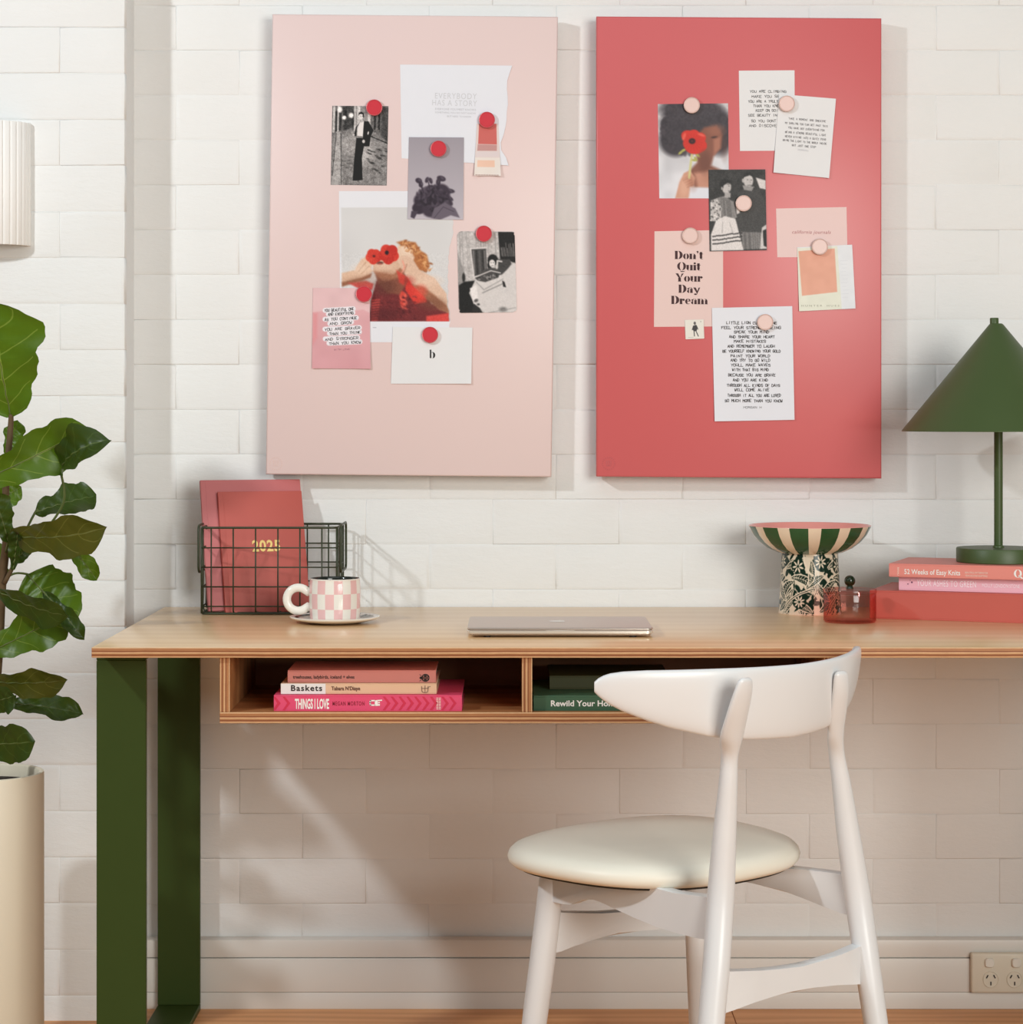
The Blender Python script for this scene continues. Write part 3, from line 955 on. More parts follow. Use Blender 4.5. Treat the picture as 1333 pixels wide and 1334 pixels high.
# ---------------------------------------------------------------- pink glass jar
JC = np.array([(1107 - CX) / FPX * 3.93, 3.93 - CAMD, DT])
jar = empty('glass_jar', tuple(JC), 'small pink glass jar with a dark green ball knob on its lid', 'jar')
def thin_glass(name, face, edge):
    """a thin coloured glass wall: tinted see-through, stronger tint and mirror towards the rim"""
    s = N(name)
    lw = s.n('ShaderNodeLayerWeight'); lw.inputs['Blend'].default_value = 0.35
    tr = s.n('ShaderNodeBsdfTransparent')
    s.l(s.mix(lw.outputs['Facing'], rgba(face), rgba(edge)), tr.inputs['Color'])
    gl = s.n('ShaderNodeBsdfGlossy'); gl.inputs['Roughness'].default_value = 0.03
    fr = s.math('ADD', s.math('MULTIPLY', s.math('POWER', lw.outputs['Facing'], 3.0), 0.35), 0.04)
    nz = s.noise(30, 2, s.coord())
    mx = s.n('ShaderNodeMixShader')
    s.l(s.math('MULTIPLY', fr, s.math('ADD', 0.9, s.math('MULTIPLY', nz, 0.2))), mx.inputs[0])
    s.l(tr.outputs[0], mx.inputs[1]); s.l(gl.outputs[0], mx.inputs[2])
    s.l(mx.outputs[0], s.out.inputs['Surface'])
    return s.m
M_PG = thin_glass('pink_glass', (253, 233, 229), (236, 164, 156))
MB().lathe([(.0, .0008), (.044, .0008), (.0462, .0030), (.0462, .0495), (.0458, .0505), (.0452, .0495), (.0452, .0045), (.0440, .0032), (.0, .0030)], JC, 64).build('glass_body', M_PG, jar, smooth=50)
MB().lathe([(.0, .0512), (.0462, .0512), (.0470, .0520), (.0470, .0575), (.0462, .0585), (.0, .0588)], JC, 64).build('lid', M_PG, jar, smooth=50)
M_KNOB = simple('dark_green_glass', (26, 36, 16), 0.08, 0.1)
ba = np.linspace(-PI / 2 + .5, PI / 2, 14)
MB().lathe([(.0066, .0588), (.0060, .0625)] + [(.0098 * math.cos(t), .0725 + .0098 * math.sin(t)) for t in ba], JC, 32).build('knob', M_KNOB, jar, smooth=60)

# ---------------------------------------------------------------- laptop
LD = 3.647
lc = np.array([(730 - CX) / FPX * LD, LD - CAMD, DT])
laptop = empty('laptop', (lc[0], lc[1] + .105, DT), 'closed silver laptop lying in the middle of the desk', 'laptop')
M_ALU = simple('silver_aluminium', (206, 192, 182), 0.34, 0.02, 30, metallic=0.75)
M_ALU2 = simple('polished_edge', (236, 226, 214), 0.25, 0.02, metallic=0.6)
hw, dp = .1525, .208
def slab(z0, z1, inset=0.0, bev=.0012):
    def ring(z, ins):
        r = .011
        pts = []
        for cx, cy, a0 in ((hw - r, r, -90), (hw - r, dp - r, 0), (-hw + r, dp - r, 90), (-hw + r, r, 180)):
            for t in np.radians(np.linspace(a0, a0 + 90, 7)):
                pts.append((lc[0] + cx + (r - ins) * math.cos(t), lc[1] + cy + (r - ins) * math.sin(t), z))
        return pts
    return MB().loft([ring(z0, inset + bev * 2), ring(z0 + bev, inset), ring(z1 - bev, inset), ring(z1, inset + bev)])
slab(DT + .0035, DT + .0062, .004).build('case', M_ALU, laptop, smooth=40)
slab(DT + .0060, DT + .0122, 0.0, .0012).build('case', M_ALU2, laptop, smooth=40)
lid = slab(DT + .0124, DT + .0165, .0003).build('lid', M_ALU, laptop, smooth=40)
MB().box(lc[0] - .024, lc[0] + .024, lc[1] - .0003, lc[1] + .004, DT + .0085, DT + .0128, .0008, 1).build('lid_notch', M_ALU2, laptop, smooth=40)
for sx_ in (-1, 1):
    for yy in (.02, .188):
        MB().lathe([(.0, 0), (.006, 0), (.006, .0036), (0, .0036)], (lc[0] + sx_ * .12, lc[1] + yy, DT), 16).build('foot', M_BLACK, laptop)
ap = []
for t in np.linspace(0, 2 * PI, 40, endpoint=False):
    rr_ = .0135 * (1 + .10 * math.cos(2 * t) - .10 * max(0, math.sin(t)) ** 6 - .08 * max(0, -math.sin(t)) ** 8)
    ap.append((rr_ * math.cos(t), rr_ * math.sin(t)))
ap = [(x_, y_) for x_, y_ in ap if math.hypot(x_ - .0185, y_ - .002) > .0085]
leafp = [(.001, .0150), (.0045, .0155), (.0070, .0205), (.0030, .0195)]
lay('lid_emblem', join2([(np.array(ap), [list(range(len(ap)))]), (np.array(leafp), [[0, 1, 2, 3]])]),
    lambda q: np.stack([lc[0] - .002 + q[:, 0], lc[1] + .118 + q[:, 1] * 1.0, np.full(len(q), DT + .0168)], 1), simple('emblem_white', (244, 240, 234), 0.3), laptop)

# ---------------------------------------------------------------- cup and saucer
CC = np.array([(436.5 - CX) / FPX * 3.917, 3.917 - CAMD, DT])
M_PORC = simple('white_glaze', (240, 234, 224), 0.12, 0.02, 30)
M_PINKG = simple('pink_glaze', (236, 190, 188), 0.12, 0.05, 40)
M_DKG = simple('black_green_glaze', (34, 38, 32), 0.15, 0.1)
saucer = empty('saucer', tuple(CC), 'white saucer with dark painted strokes under the checked cup', 'saucer')
SP = [(.0, .0012), (.030, .0), (.040, .0), (.058, .0030), (.074, .0072), (.0790, .0098), (.0792, .0116), (.0775, .0122), (.072, .0106), (.055, .0070), (.042, .0056), (.0, .0052)]
MB().lathe(SP, CC, 96).build('plate', M_PORC, saucer, smooth=60)
def dash(t0, t1, r0, r1, k=10):
    t = np.radians(np.linspace(t0, t1, k))
    f = lambda r: .0056 + (r - .042) / .030 * .0052
    v = [(CC[0] + r0 * math.cos(q), CC[1] + r0 * math.sin(q), DT + f(r0) + .0006) for q in t] + [(CC[0] + r1 * math.cos(q), CC[1] + r1 * math.sin(q), DT + f(r1) + .0006) for q in t]
    return v, [[i, i + 1, k + i + 1, k + i] for i in range(k - 1)]
st = MB()
st.add(*dash(110, 215, .0640, .0700, 26))
for t0 in (12, 24, 36, 52, 240, 262, 284, 306, 328):
    st.add(*dash(t0, t0 + 6, .050, .069, 4))
st.build('painted_strokes', M_DKG, saucer)
cup = empty('coffee_cup', (CC[0], CC[1], DT + .0056), 'pink and white checked ceramic cup with a round white handle', 'cup')
cz = np.array([CC[0], CC[1], DT + .0056])
prof = [(.0, .0), (.0400, .0), (.0425, .0020)]
hrow = [.0020, .0205, .0470, .0705]
nq = 144
def outer(z): return .0432 + .0022 * math.sin(z / .0705 * PI * .9)
zs_ = []
for q in range(3):
    zs_ += list(np.linspace(hrow[q], hrow[q + 1], 5))[:-1]
zs_.append(hrow[3])
pf = [(.0, 0), (.041, 0)] + [(outer(z), z) for z in zs_]
def chk(j, i):
    if j < 2: return 0
    row = (j - 2) // 4
    if row > 2: return 0
    colm = int(((i - 1) % nq) / 8)
    return (row + colm + 1) % 2
MB().lathe(pf + [(.0445, .0722), (.0430, .0728)], cz, nq, mfun=chk).build('cup_body', [M_PORC, M_PINKG], cup, smooth=60)
MB().lathe([(.0430, .0728), (.0418, .0722), (.0412, .068), (.040, .006), (.0, .005)], cz, 72).build('dark_inside', M_DKG, cup, smooth=60)
hc = np.array([(389 - CX) / FPX * 3.917, CC[1], CAMZ - (780.5 - HY) / FPX * 3.917])
tt = np.radians(np.linspace(38, 322, 26))
hp = np.stack([hc[0] + .0203 * np.cos(tt), np.full(26, hc[1]), hc[2] + .0203 * np.sin(tt)], 1)
hp = np.vstack([[cz[0] - .0425, hc[1], hc[2] + .0150], hp, [cz[0] - .0425, hc[1], hc[2] - .0150]])
MB().tube(hp, np.array([.0072] + [.0074] * 26 + [.0072]), 16).build('handle', M_PORC, cup, smooth=60)

# ---------------------------------------------------------------- wire basket and notebooks
BF, BB = 4.070 - CAMD, 4.218 - CAMD
X0, X1 = (264.5 - CX) / FPX * 4.085, (440 - CX) / FPX * 4.085
Z0 = DT + .0022; ZT = CAMZ - (687 - HY) / FPX * 4.085
basket = empty('wire_basket', ((X0 + X1) / 2, (BF + BB) / 2, DT), 'dark green wire basket with two looped end handles holding notebooks', 'basket')
wx = [(p - CX) / FPX * 4.085 for p in (277, 305.5, 334.5, 363.5, 392, 420.5)]
wz = [CAMZ - (p - HY) / FPX * 4.085 for p in (713, 738.3, 763.6, 789)]
R1, R2 = .0014, .0021
cr = .010
def face(y, nm):
    m_ = MB()
    for x_ in wx:
        m_.tube([(x_, y, ZT), (x_, y, Z0 + cr * .6), (x_, y + (.006 if y < (BF + BB) / 2 else -.006), Z0 + .0005)], R1, 6)
    for z_ in wz:
        m_.tube([(X0, y, z_), (X1, y, z_)], R1, 6)
    m_.build(nm, M_WIRE, basket, smooth=180)
face(BF, 'front_grid'); face(BB, 'back_grid')
ym = [BF + (BB - BF) * t for t in (.14, .42, .70, .92)]
for x_, sgn in ((X0, 1), (X1, -1)):
    m_ = MB()
    for y_ in ym:
        m_.tube(bezier([(x_, y_, ZT), (x_, y_, Z0 + .04), (x_, y_, Z0 + .012), (x_ + sgn * .004, y_, Z0 + .003), (x_ + sgn * .014, y_, Z0)], 4), R1, 6)
    for z_ in wz:
        m_.tube([(x_, BF, z_), (x_, BB, z_)], R1, 6)
    m_.build('side_grid', M_WIRE, basket, smooth=180)
m_ = MB()
for x_ in wx: m_.tube([(x_, BF + .005, Z0), (x_, BB - .005, Z0)], R1, 6)
for y_ in ym: m_.tube([(X0 + .01, y_, Z0), (X1 - .01, y_, Z0)], R1, 6)
m_.build('base_grid', M_WIRE, basket, smooth=180)
def rrect(z, ins=0.0, r=.012):
    pts = []
    for cx, cy, a0 in ((X1 - r, BF + r, -90), (X1 - r, BB - r, 0), (X0 + r, BB - r, 90), (X0 + r, BF + r, 180)):
        for t in np.radians(np.linspace(a0, a0 + 90, 5)):
            pts.append((cx + r * math.cos(t), cy + r * math.sin(t), z))
    return pts
MB().tube(rrect(ZT), R2, 8, loop=True).build('rim', M_WIRE, basket, smooth=180)
MB().tube(rrect(Z0), R2 * .9, 8, loop=True).build('base_rim', M_WIRE, basket, smooth=180)
for x_, sg in ((X0, -1), (X1, 1)):
    for y_ in (BF + .002, BB - .002):
        MB().tube([(x_, y_, ZT), (x_, y_, Z0)], .0022, 8).build('corner_post', M_WIRE, basket, smooth=180)
    ya, yb = BF + .006, BB - .012
    h = []
    for cy, cz_, a0 in ((ya + .012, ZT - .008, 90), (ya + .012, ZT - .070, 180), (yb - .012, ZT - .070, 270), (yb - .012, ZT - .008, 0)):
        for t in np.radians(np.linspace(a0, a0 + 90, 6)):
            h.append((x_ + sg * .0065, cy + .012 * math.cos(t), cz_ + .012 * math.sin(t)))
    MB().tube(h, .0023, 8, loop=True).build('handle', M_WIRE, basket, smooth=180)

def notebook(label, tl, W, H, T, phi, alpha, cover, page, name='notebook'):
    phi, al = math.radians(phi), math.radians(alpha)
    ex = np.array([math.cos(phi), math.sin(phi), 0]); m_ = np.array([-math.sin(phi), math.cos(phi), 0])
    up = math.sin(al) * m_ + math.cos(al) * np.array([0, 0, 1]); nn = np.cross(up, ex) * -1.0
    nn = np.cross(ex, up)          # toward the camera
    if nn[1] > 0: nn = -nn
    org = np.asarray(tl, float) - up * H        # lower left front corner
    T3 = lambda v: org + v[:, :1] * ex + v[:, 1:2] * up + v[:, 2:3] * nn
    r_ = empty(name, tuple(org + ex * W / 2 - nn * T / 2), label, 'notebook', 'notebooks standing in the wire basket')
    c = MB()
    mc = simple('notebook_cover', cover, 0.55, 0.03, 15, 0.08, 700)
    c.box(0, W, 0, H, -.0022, 0, .0012, 2, M=T3)
    c.box(0, W, 0, H, -T, -T + .0022, .0012, 2, M=T3)
    c.box(0, .0022, 0, H, -T + .001, -.001, .0008, 1, M=T3)
    c.box(.0095, .0105, .001, H - .001, -.001, .0003, .0002, 1, M=T3)
    c.build('cover', mc, r_, smooth=40)
    MB().box(.002, W - .003, .003, H - .003, -T + .002, -.002, M=T3).build('pages', simple('notebook_pages', page, 0.8), r_)
    return r_, (lambda q: org + q[:, :1] * ex + q[:, 1:2] * up + nn * .0008)
tl = at(284, 640.5, 4.150)
nb, tf = notebook('smaller coral notebook dated 2025 in gold in front of the larger one', tl, .160, .232, .011, 19, 18, (192, 92, 82), (232, 214, 200))
Wn = 104.0
lay('lettering', fit('2025', .058, .111, .116, -.0215), lambda q: tf(np.stack([q[:, 0], q[:, 1]], 1)), M_GOLD, nb)
tl = at(261, 625.5, 4.157)
notebook('larger rose pink notebook leaning behind the smaller one in the basket', tl, .191, .250, .009, 19, 18, (200, 114, 114), (232, 214, 200))

# ---------------------------------------------------------------- pin boards
BD = CAMD - 0.046                       # depth of the boards' front faces
M_BOARD_P = simple('pale_pink_board_enamel', (228, 204, 201), 0.4, 0.01, 5)
M_BOARD_R = simple('coral_red_board_enamel', (208, 98, 100), 0.36, 0.01, 5)

def board(name, label, quad, mat):
    P = at([q[0] for q in quad], [q[1] for q in quad], BD)
    c = P.mean(0)
    r = empty(name, (c[0], -0.02, P[:, 2].min()), label, 'board', 'magnetic pin boards on the wall')
    tl, tr, br, bl = P
    M = lambda v: (tl * 1.0)[None] + v[:, :1] * (tr - tl) + v[:, 2:3] * (bl - tl) + np.array([0, 1.0, 0]) * v[:, 1:2]
    W, H = np.linalg.norm(tr - tl), np.linalg.norm(bl - tl)
    def ring(y, ins):
        u, v = ins / W, ins / H
        return M(np.array([(u, y, v), (1 - u, y, v), (1 - u, y, 1 - v), (u, y, 1 - v)]))
    b = MB().loft([ring(.034, .006), ring(.034, .0005), ring(.0035, 0), ring(.0010, .0008), ring(0, .0030)], True, True)
    b.build('panel', mat, r, smooth=50)
    for fu in (.2, .8):
        for fv in (.12, .88):
            p = M(np.array([(fu, .033, fv)]))[0]
            MB().box(p[0] - .02, p[0] + .02, p[1], -0.0, p[2] - .02, p[2] + .02).build('wall_spacer', M_TRIM, r)
    return r
pinkboard = board('pin_board', 'pale pink metal pin board with red magnets hung on the white brick wall', [(355, 18.5), (727, 22), (719.5, 620.5), (346.5, 618)], M_BOARD_P)
redboard = board('pin_board', 'coral red metal pin board with pale pink magnets hung on the white brick wall', [(777, 21.5), (1148.5, 24), (1148.5, 619.5), (777, 621)], M_BOARD_R)
def emboss(parent, px, py, mat):
    c = at(px, py, BD - .0002)
    m_ = MB()
    for i in range(18):
        t = i * 2 * PI / 18
        q = c + np.array([.0115 * math.cos(t), 0, .0115 * math.sin(t)])
        m_.box(q[0] - .0011, q[0] + .0011, q[1] - .0003, q[1] + .0008, q[2] - .0011, q[2] + .0011)
    for dx_, dz_, w_, h_ in ((-.004, .002, .0012, .004), (0, .0015, .0012, .005), (.004, .002, .0012, .004), (0, -.004, .005, .001)):
        m_.box(c[0] + dx_ - w_, c[0] + dx_ + w_, c[1] - .0003, c[1] + .0008, c[2] + dz_ - h_, c[2] + dz_ + h_)
    m_.build('embossed_emblem', mat, parent)
emboss(pinkboard, 359.5, 604, simple('pink_emboss', (226, 198, 192), 0.5))
emboss(redboard, 793, 604, simple('red_emboss', (196, 88, 90), 0.5))

# ---------------------------------------------------------------- papers on the boards
M_PAPER = simple('white_paper', (228, 229, 236), 0.6, 0.015, 40, 0.03, 300)
M_PAPER2 = simple('warm_white_paper', (229, 228, 229), 0.6, 0.015, 40, 0.03, 300)
M_PRINT = print_mat('photo_print', 0.42)
STEP = 0.0011
LAYER = {}
def sheet(name, label, cat, quad, layer, canvas=None, mat=None, lift=(0, 0, 0, 0), group=None, outline=None):
    """a sheet of paper: quad TL TR BR BL in the board's plane, layer counts sheets underneath, lift raises corners (m)"""
    q = np.asarray(quad, float)
    d0 = BD - 0.0004 - layer * STEP
    nx, ny = (canvas.nx, canvas.ny) if canvas is not None else (14, 14)
    U, V = np.meshgrid(np.linspace(0, 1, nx), np.linspace(0, 1, ny))
    def surf(u, v, e=0.0):
        w = [(1 - u) * (1 - v), u * (1 - v), u * v, (1 - u) * v]
        px = sum(a * b[0] for a, b in zip(w, q)); py = sum(a * b[1] for a, b in zip(w, q))
        l = lift[0] * ((1 - u) * (1 - v)) ** 3 + lift[1] * (u * (1 - v)) ** 3 + lift[2] * (u * v) ** 3 + lift[3] * ((1 - u) * v) ** 3
        if outline is not None:
            px = px + outline(u, v)
        return at(px, py, d0 - l - e)
    F = surf(U, V).reshape(-1, 3)
    idx = np.arange(nx * ny).reshape(ny, nx)
    fs = np.stack([idx[:-1, :-1], idx[1:, :-1], idx[1:, 1:], idx[:-1, 1:]], -1).reshape(-1, 4)
    # rim and back
    rim = np.concatenate([idx[0, :], idx[1:, -1], idx[-1, -2::-1], idx[-2:0:-1, 0]])
    k = len(F); n = len(rim)
    B = F + np.array([0, 0.0003, 0])
    side = [[rim[i], rim[(i + 1) % n], k + rim[(i + 1) % n], k + rim[i]] for i in range(n)]
    vs = np.concatenate([F, B])
    faces = [list(x) for x in fs] + side + [list(x[::-1] + k) for x in fs]
    cols = None
    if canvas is not None:
        cf = lin(canvas.C.reshape(-1, 3))
        cols = np.concatenate([cf, cf])
    o = link_mesh(name, vs, faces, mat or M_PRINT, None, tuple(surf(np.array([.5]), np.array([1.0]))[0]), None, cols=cols)
    props(o, label, cat, group)
    x0, x1 = q[:, 0].min(), q[:, 0].max()
    def to3(p, e=0.00025):
        # pixel -> u, v by inverting the quad (affine approximation)
        A = np.stack([q[1] - q[0], q[3] - q[0]], 1)
        uv = (np.asarray(p, float) - q[0]) @ np.linalg.inv(A).T
        return surf(uv[:, 0].clip(-.05, 1.05), uv[:, 1].clip(-.05, 1.05), e)
    return o, to3

gp, gr = 'papers pinned to the pale pink board', 'papers pinned to the red board'
K = lambda v: (v, v * 0.97, v * 0.96)

# --- pale pink board -----------------------------------------------------------
# torn white page
def torn(u, v):
    e = np.interp(v, [0, .06, .12, .3, .5, .68, .76, .82, .92, 1.0], [0, -1, -6, -5, -6, -7, -12, -13, -5, -2.5])
    e = e + .8 * np.sin(v * 71) + .5 * np.sin(v * 133)
    return np.where(u > .8, (u - .8) / .2, 0) * e
o, m = sheet('torn_page', 'white page torn along its right side, behind the grey flower photo', 'paper', [(521.5, 84.5), (667.5, 86), (664, 216), (523.5, 206.5)], 0, mat=M_PAPER, outline=torn, lift=(0, .001, .002, 0), group=gp)
M_PALEINK = simple('pale_grey_ink', (206, 206, 211), 0.6)
lay('lettering', fit('everybody', 567.5, 622.5, 127.8, 7.6), m, M_PALEINK, o)
lay('lettering', fit('story', 564, 623, 136.6, 7.6), m, M_PALEINK, o)
M_GREYINK = simple('grey_ink', (188, 188, 194), 0.6)
lay('lettering', fit('ev1', 568, 622, 142.3, 2.6), m, M_GREYINK, o)
lay('lettering', fit('ev2', 568, 622, 146.5, 2.2), m, M_GREYINK, o)
lay('lettering', fit('ev3', 584, 616, 151, 2.2), m, M_GREYINK, o)

# street photo with a standing figure
c = Canvas(432, 138, 506, 242, 1.7, K(120))
c.grad(K(150), K(96))
c.poly([(432, 138), (464, 138), (462, 170), (432, 176)], K(96), 2)
c.poly([(446, 138), (463, 138), (461, 166), (447, 170)], K(62), 1.5)
for x_, w_ in ((434.5, 3), (440, 2), (462, 3), (467, 4), (481, 4), (485.5, 3)):
    c.line([(x_, 138), (x_, 172)], w_, K(222), 1.5, .8)
for x_, w_ in ((437.5, 2), (443, 3), (450, 3), (460, 1.5), (488, 3), (493, 3)):
    c.line([(x_, 146), (x_, 174)], w_, K(30), 1.5, .85)
c.poly([(483, 138), (506, 138), (506, 188), (483, 172)], K(104), 1.5)
for x_ in (488.5, 494):
    c.line([(x_, 142), (x_, 168)], 2.8, K(34), 1.2, .9)
c.poly([(497, 140), (506, 140), (506, 184), (497, 178)], K(70), 1.5)
c.ell(442, 143, 3, 4, K(250), 2); c.ell(448, 153.5, 2.6, 2.6, K(250), 2); c.ell(457, 150.5, 3.2, 3.2, K(250), 2.4)
c.poly([(444, 170), (486, 170), (506, 188), (506, 242), (432, 242), (432, 180)], K(132), 3)
c.ell(458, 190, 12, 14, K(160), 8); c.ell(478, 200, 10, 16, K(178), 8)
c.poly([(437, 172), (444, 172), (447, 242), (433, 242)], K(168), 1.5)
c.line([(444, 174), (446, 242)], .9, K(40)); c.line([(438, 174), (434, 230)], .9, K(50))
c.line([(484, 178), (506, 187)], 1.4, K(30)); 
for i in range(26):
    c.ell(480 + random.random() * 25, 193 + random.random() * 34, 2.5, 1.0, K(52), 1.2, 20, .7)
for i in range(7):
    c.ell(448 + random.random() * 12, 196 + random.random() * 30, 3, .8, K(70), 1.5, 0, .6)
c.grain(26, .9).grain(18, 3)
BK = K(24)
c.poly([(464.5, 180), (473, 180), (475, 190), (472.5, 206), (474, 235), (468, 236), (461, 236), (462, 212)], BK, .8)
c.poly([(474, 158), (480, 158), (483, 163), (487, 170), (483.5, 178), (482, 191), (474, 191), (473, 178), (471, 170)], BK, .8)
c.poly([(469.5, 159), (474, 158), (473, 178), (465.5, 177), (466, 168)], K(232), .8)
c.poly([(468, 160), (465, 167), (464.5, 178), (461.5, 177), (463.5, 166)], BK, .8)
c.ell(470.2, 152, 2.7, 4.2, K(226), .8); c.poly([(466.6, 151), (467, 147), (470.5, 145.6), (473.6, 147.5), (474, 153), (472.6, 153), (472, 148.8), (468.5, 148.6)], BK, .7)
c.ell(469.3, 151.3, .5, .4, K(60), .4); c.ell(471.6, 151.5, .5, .4, K(60), .4)
c.poly([(470, 156), (472.5, 155.5), (473, 159), (470, 160)], K(190), .6)
c.ell(474.2, 184.5, 1.8, 2.2, K(205), .8); c.ell(460.8, 176, 1.6, 1.2, K(200), .8); c.ell(480, 173.5, .9, 2.2, K(215), .8, 10)
sheet('photo_print', 'black and white photo of a figure in a dark suit standing in a street', 'photo', [(433.2, 138.2), (506.4, 138.6), (504, 242), (431, 241.2)], 0, c, group=gp)

# page with the poppy portrait
c = Canvas(441.5, 249.5, 590, 446, 1.7, (230, 230, 236))
PH = (214, 212, 212)
c.poly([(444, 271), (592, 269.5), (592, 418.5), (444, 419.5)], PH, .8)
c.grain(5, 40, ((c.Y > 271) & (c.Y < 418)).astype(float))
sk_ = (222, 184, 158); skd = (150, 98, 72); red = (204, 54, 42)
hair = (176, 108, 62)
# hair
c.poly([(516, 316), (524, 314), (541, 316), (548, 327), (556, 332), (560, 347), (556, 355), (546, 352), (536, 336), (528, 324)], hair, 2)
for i in range(46):
    t = random.random()
    x_, y_ = 524 + 32 * t + random.gauss(0, 3), 318 + 30 * t * t + random.gauss(0, 3.5)
    c.ell(x_, y_, 2.2 + random.random() * 2, 1.0, random.choice([(206, 140, 84), (150, 84, 44), (190, 118, 66), (222, 164, 108)]), .8, random.random() * 180)
# torso
c.poly([(490, 366), (512, 362), (536, 360), (556, 376), (562, 396), (588, 402), (588, 419), (480, 419), (482, 392)], (112, 40, 42), 1.5)
c.poly([(528, 360), (540, 364), (556, 380), (556, 394), (540, 396), (528, 378)], (214, 58, 48), 2)
c.poly([(520, 376), (530, 384), (526, 400), (521, 396)], (206, 70, 58), 1.5)
for i in range(10):
    c.ell(521 + random.random() * 8, 384 + i * 2, 3, .8, (226, 96, 80), .8, random.random() * 90)
for i in range(9):
    c.line([(484, 418 - i * 3.3), (491 + i * .4, 417 - i * 3.3)], 1.3, (206, 74, 66))
for i in range(60):
    c.ell(496 + random.random() * 46, 386 + random.random() * 30, 2.2, .7, random.choice([(92, 30, 34), (136, 50, 50), (84, 28, 32)]), .7, random.random() * 60)
c.poly([(556, 412), (588, 408), (588, 419), (556, 419)], (216, 70, 64), 2)
# neck and face
c.poly([(486, 350), (520, 344), (532, 366), (520, 384), (504, 382), (492, 370)], (132, 76, 58), 2.5)
c.poly([(518, 320), (532, 322), (540, 336), (534, 348), (522, 352), (516, 336)], (228, 196, 172), 2)
c.poly([(484, 336), (500, 338), (516, 336), (522, 348), (512, 360), (496, 362), (486, 354)], (216, 176, 150), 2)
c.poly([(486, 354), (512, 358), (524, 348), (524, 360), (500, 368)], (168, 112, 84), 3)
# hands and arms
c.poly([(444, 356), (462, 352), (470, 346), (478, 350), (486, 352), (478, 360), (460, 366), (444, 373)], sk_, 1.5)
c.poly([(444, 368), (470, 362), (484, 356), (482, 362), (464, 368), (444, 374)], skd, 2)
c.poly([(462, 350), (470, 338), (478, 334), (484, 344), (482, 354), (468, 358)], (226, 190, 164), 1.5)
c.line([(466, 354), (476, 342)], 1.0, (178, 128, 100)); c.line([(470, 357), (480, 347)], 1.0, (178, 128, 100))
c.poly([(520, 334), (530, 332), (540, 342), (546, 352), (566, 362), (588, 384), (588, 408), (572, 402), (554, 386), (538, 372), (528, 358), (520, 346)], (222, 186, 162), 1.5)
c.poly([(536, 370), (552, 374), (574, 390), (588, 398), (588, 408), (574, 404), (556, 390)], (158, 104, 78), 3)
c.line([(524, 340), (527, 348), (522, 358)], 1.4, (238, 150, 130)); c.line([(530, 344), (524, 362)], .9, (170, 110, 90))
c.poly([(516, 352), (528, 360), (526, 372), (520, 368)], (206, 72, 58), 2)
c.poly([(452, 369), (476, 366), (486, 370), (484, 378), (466, 376)], (206, 78, 72), 2)
# soft shading, then focus softness
for x_, y_, rx, ry, col, al in ((500, 374, 14, 10, (96, 52, 42), .6), (470, 366, 16, 4, (140, 92, 68), .5), (566, 396, 18, 8, (120, 76, 56), .5), (498, 358, 12, 4, (150, 98, 74), .5), (560, 366, 16, 6, (238, 208, 186), .5), (470, 350, 10, 5, (240, 214, 192), .5), (530, 326, 7, 6, (244, 222, 202), .6), (500, 346, 10, 5, (236, 206, 184), .5), (548, 380, 8, 8, (232, 78, 62), .6), (500, 410, 22, 8, (84, 28, 32), .6), (530, 366, 8, 5, (176, 42, 38), .6)):
    c.ell(x_, y_, rx, ry, col, 8, 0, al)
c.blur(.5, 1)
for i in range(60):
    t = random.random()
    x_, y_ = 522 + 34 * t + random.gauss(0, 3), 318 + 32 * t * t + random.gauss(0, 3.2)
    c.ell(x_, y_, 1.6 + random.random() * 1.6, .7, random.choice([(214, 150, 94), (142, 80, 44), (190, 118, 66), (230, 176, 122)]), .8, random.random() * 180, .8)
for (x_, y_, rx, ry) in ((486, 334.5, 9.5, 10.5), (506, 331.5, 12.5, 13)):
    for q in range(5):
        a_ = q * 2 * PI / 5 + .4
        c.ell(x_ + math.cos(a_) * rx * .45, y_ + math.sin(a_) * ry * .4, rx * .66, ry * .58, random.choice([(212, 62, 48), (196, 48, 38), (222, 76, 58)]), 1.0, math.degrees(a_))
    for q in range(14):
        a_ = q * 2 * PI / 14
        c.line([(x_ + math.cos(a_) * rx * .3, y_ + math.sin(a_) * ry * .3), (x_ + math.cos(a_) * rx * .85, y_ + math.sin(a_) * ry * .8)], .6, (176, 38, 32), .6, .6)
c.ell(503.5, 329.5, 2.6, 2.8, (44, 24, 30), 1); c.ell(486.5, 334, 2.0, 1.6, (90, 30, 30), 1)
c.ell(494.5, 343, 4.4, 1.8, (96, 56, 48), 1.2, -6); c.ell(494.5, 344.2, 3.4, 1.0, (176, 96, 84), .8)
c.blur(.5, 1)
c.grain(7, 1.2, ((c.Y > 330)).astype(float))
c.C = np.where(((c.Y > 419.3) | (c.Y < 270.5) | (c.X < 442.5))[..., None], np.array((230, 230, 236.)), c.C)
c.line([(485, 427), (489, 427)], .8, (170, 170, 180))
def torn2(u, v):
    e = np.interp(v, [0, .3, .34, .4, .55, .75, .82, 1], [0, 0, -3, -5, -6, -5, -2, -4]) + .5 * np.sin(v * 97)
    return np.where(u > .85, (u - .85) / .15, 0) * e
sheet('magazine_page', 'torn magazine page of a person holding two red poppies over their eyes', 'paper', [(441.8, 249.3), (591, 249.3), (588.5, 446), (444, 446)], 0, c, group=gp, outline=torn2)

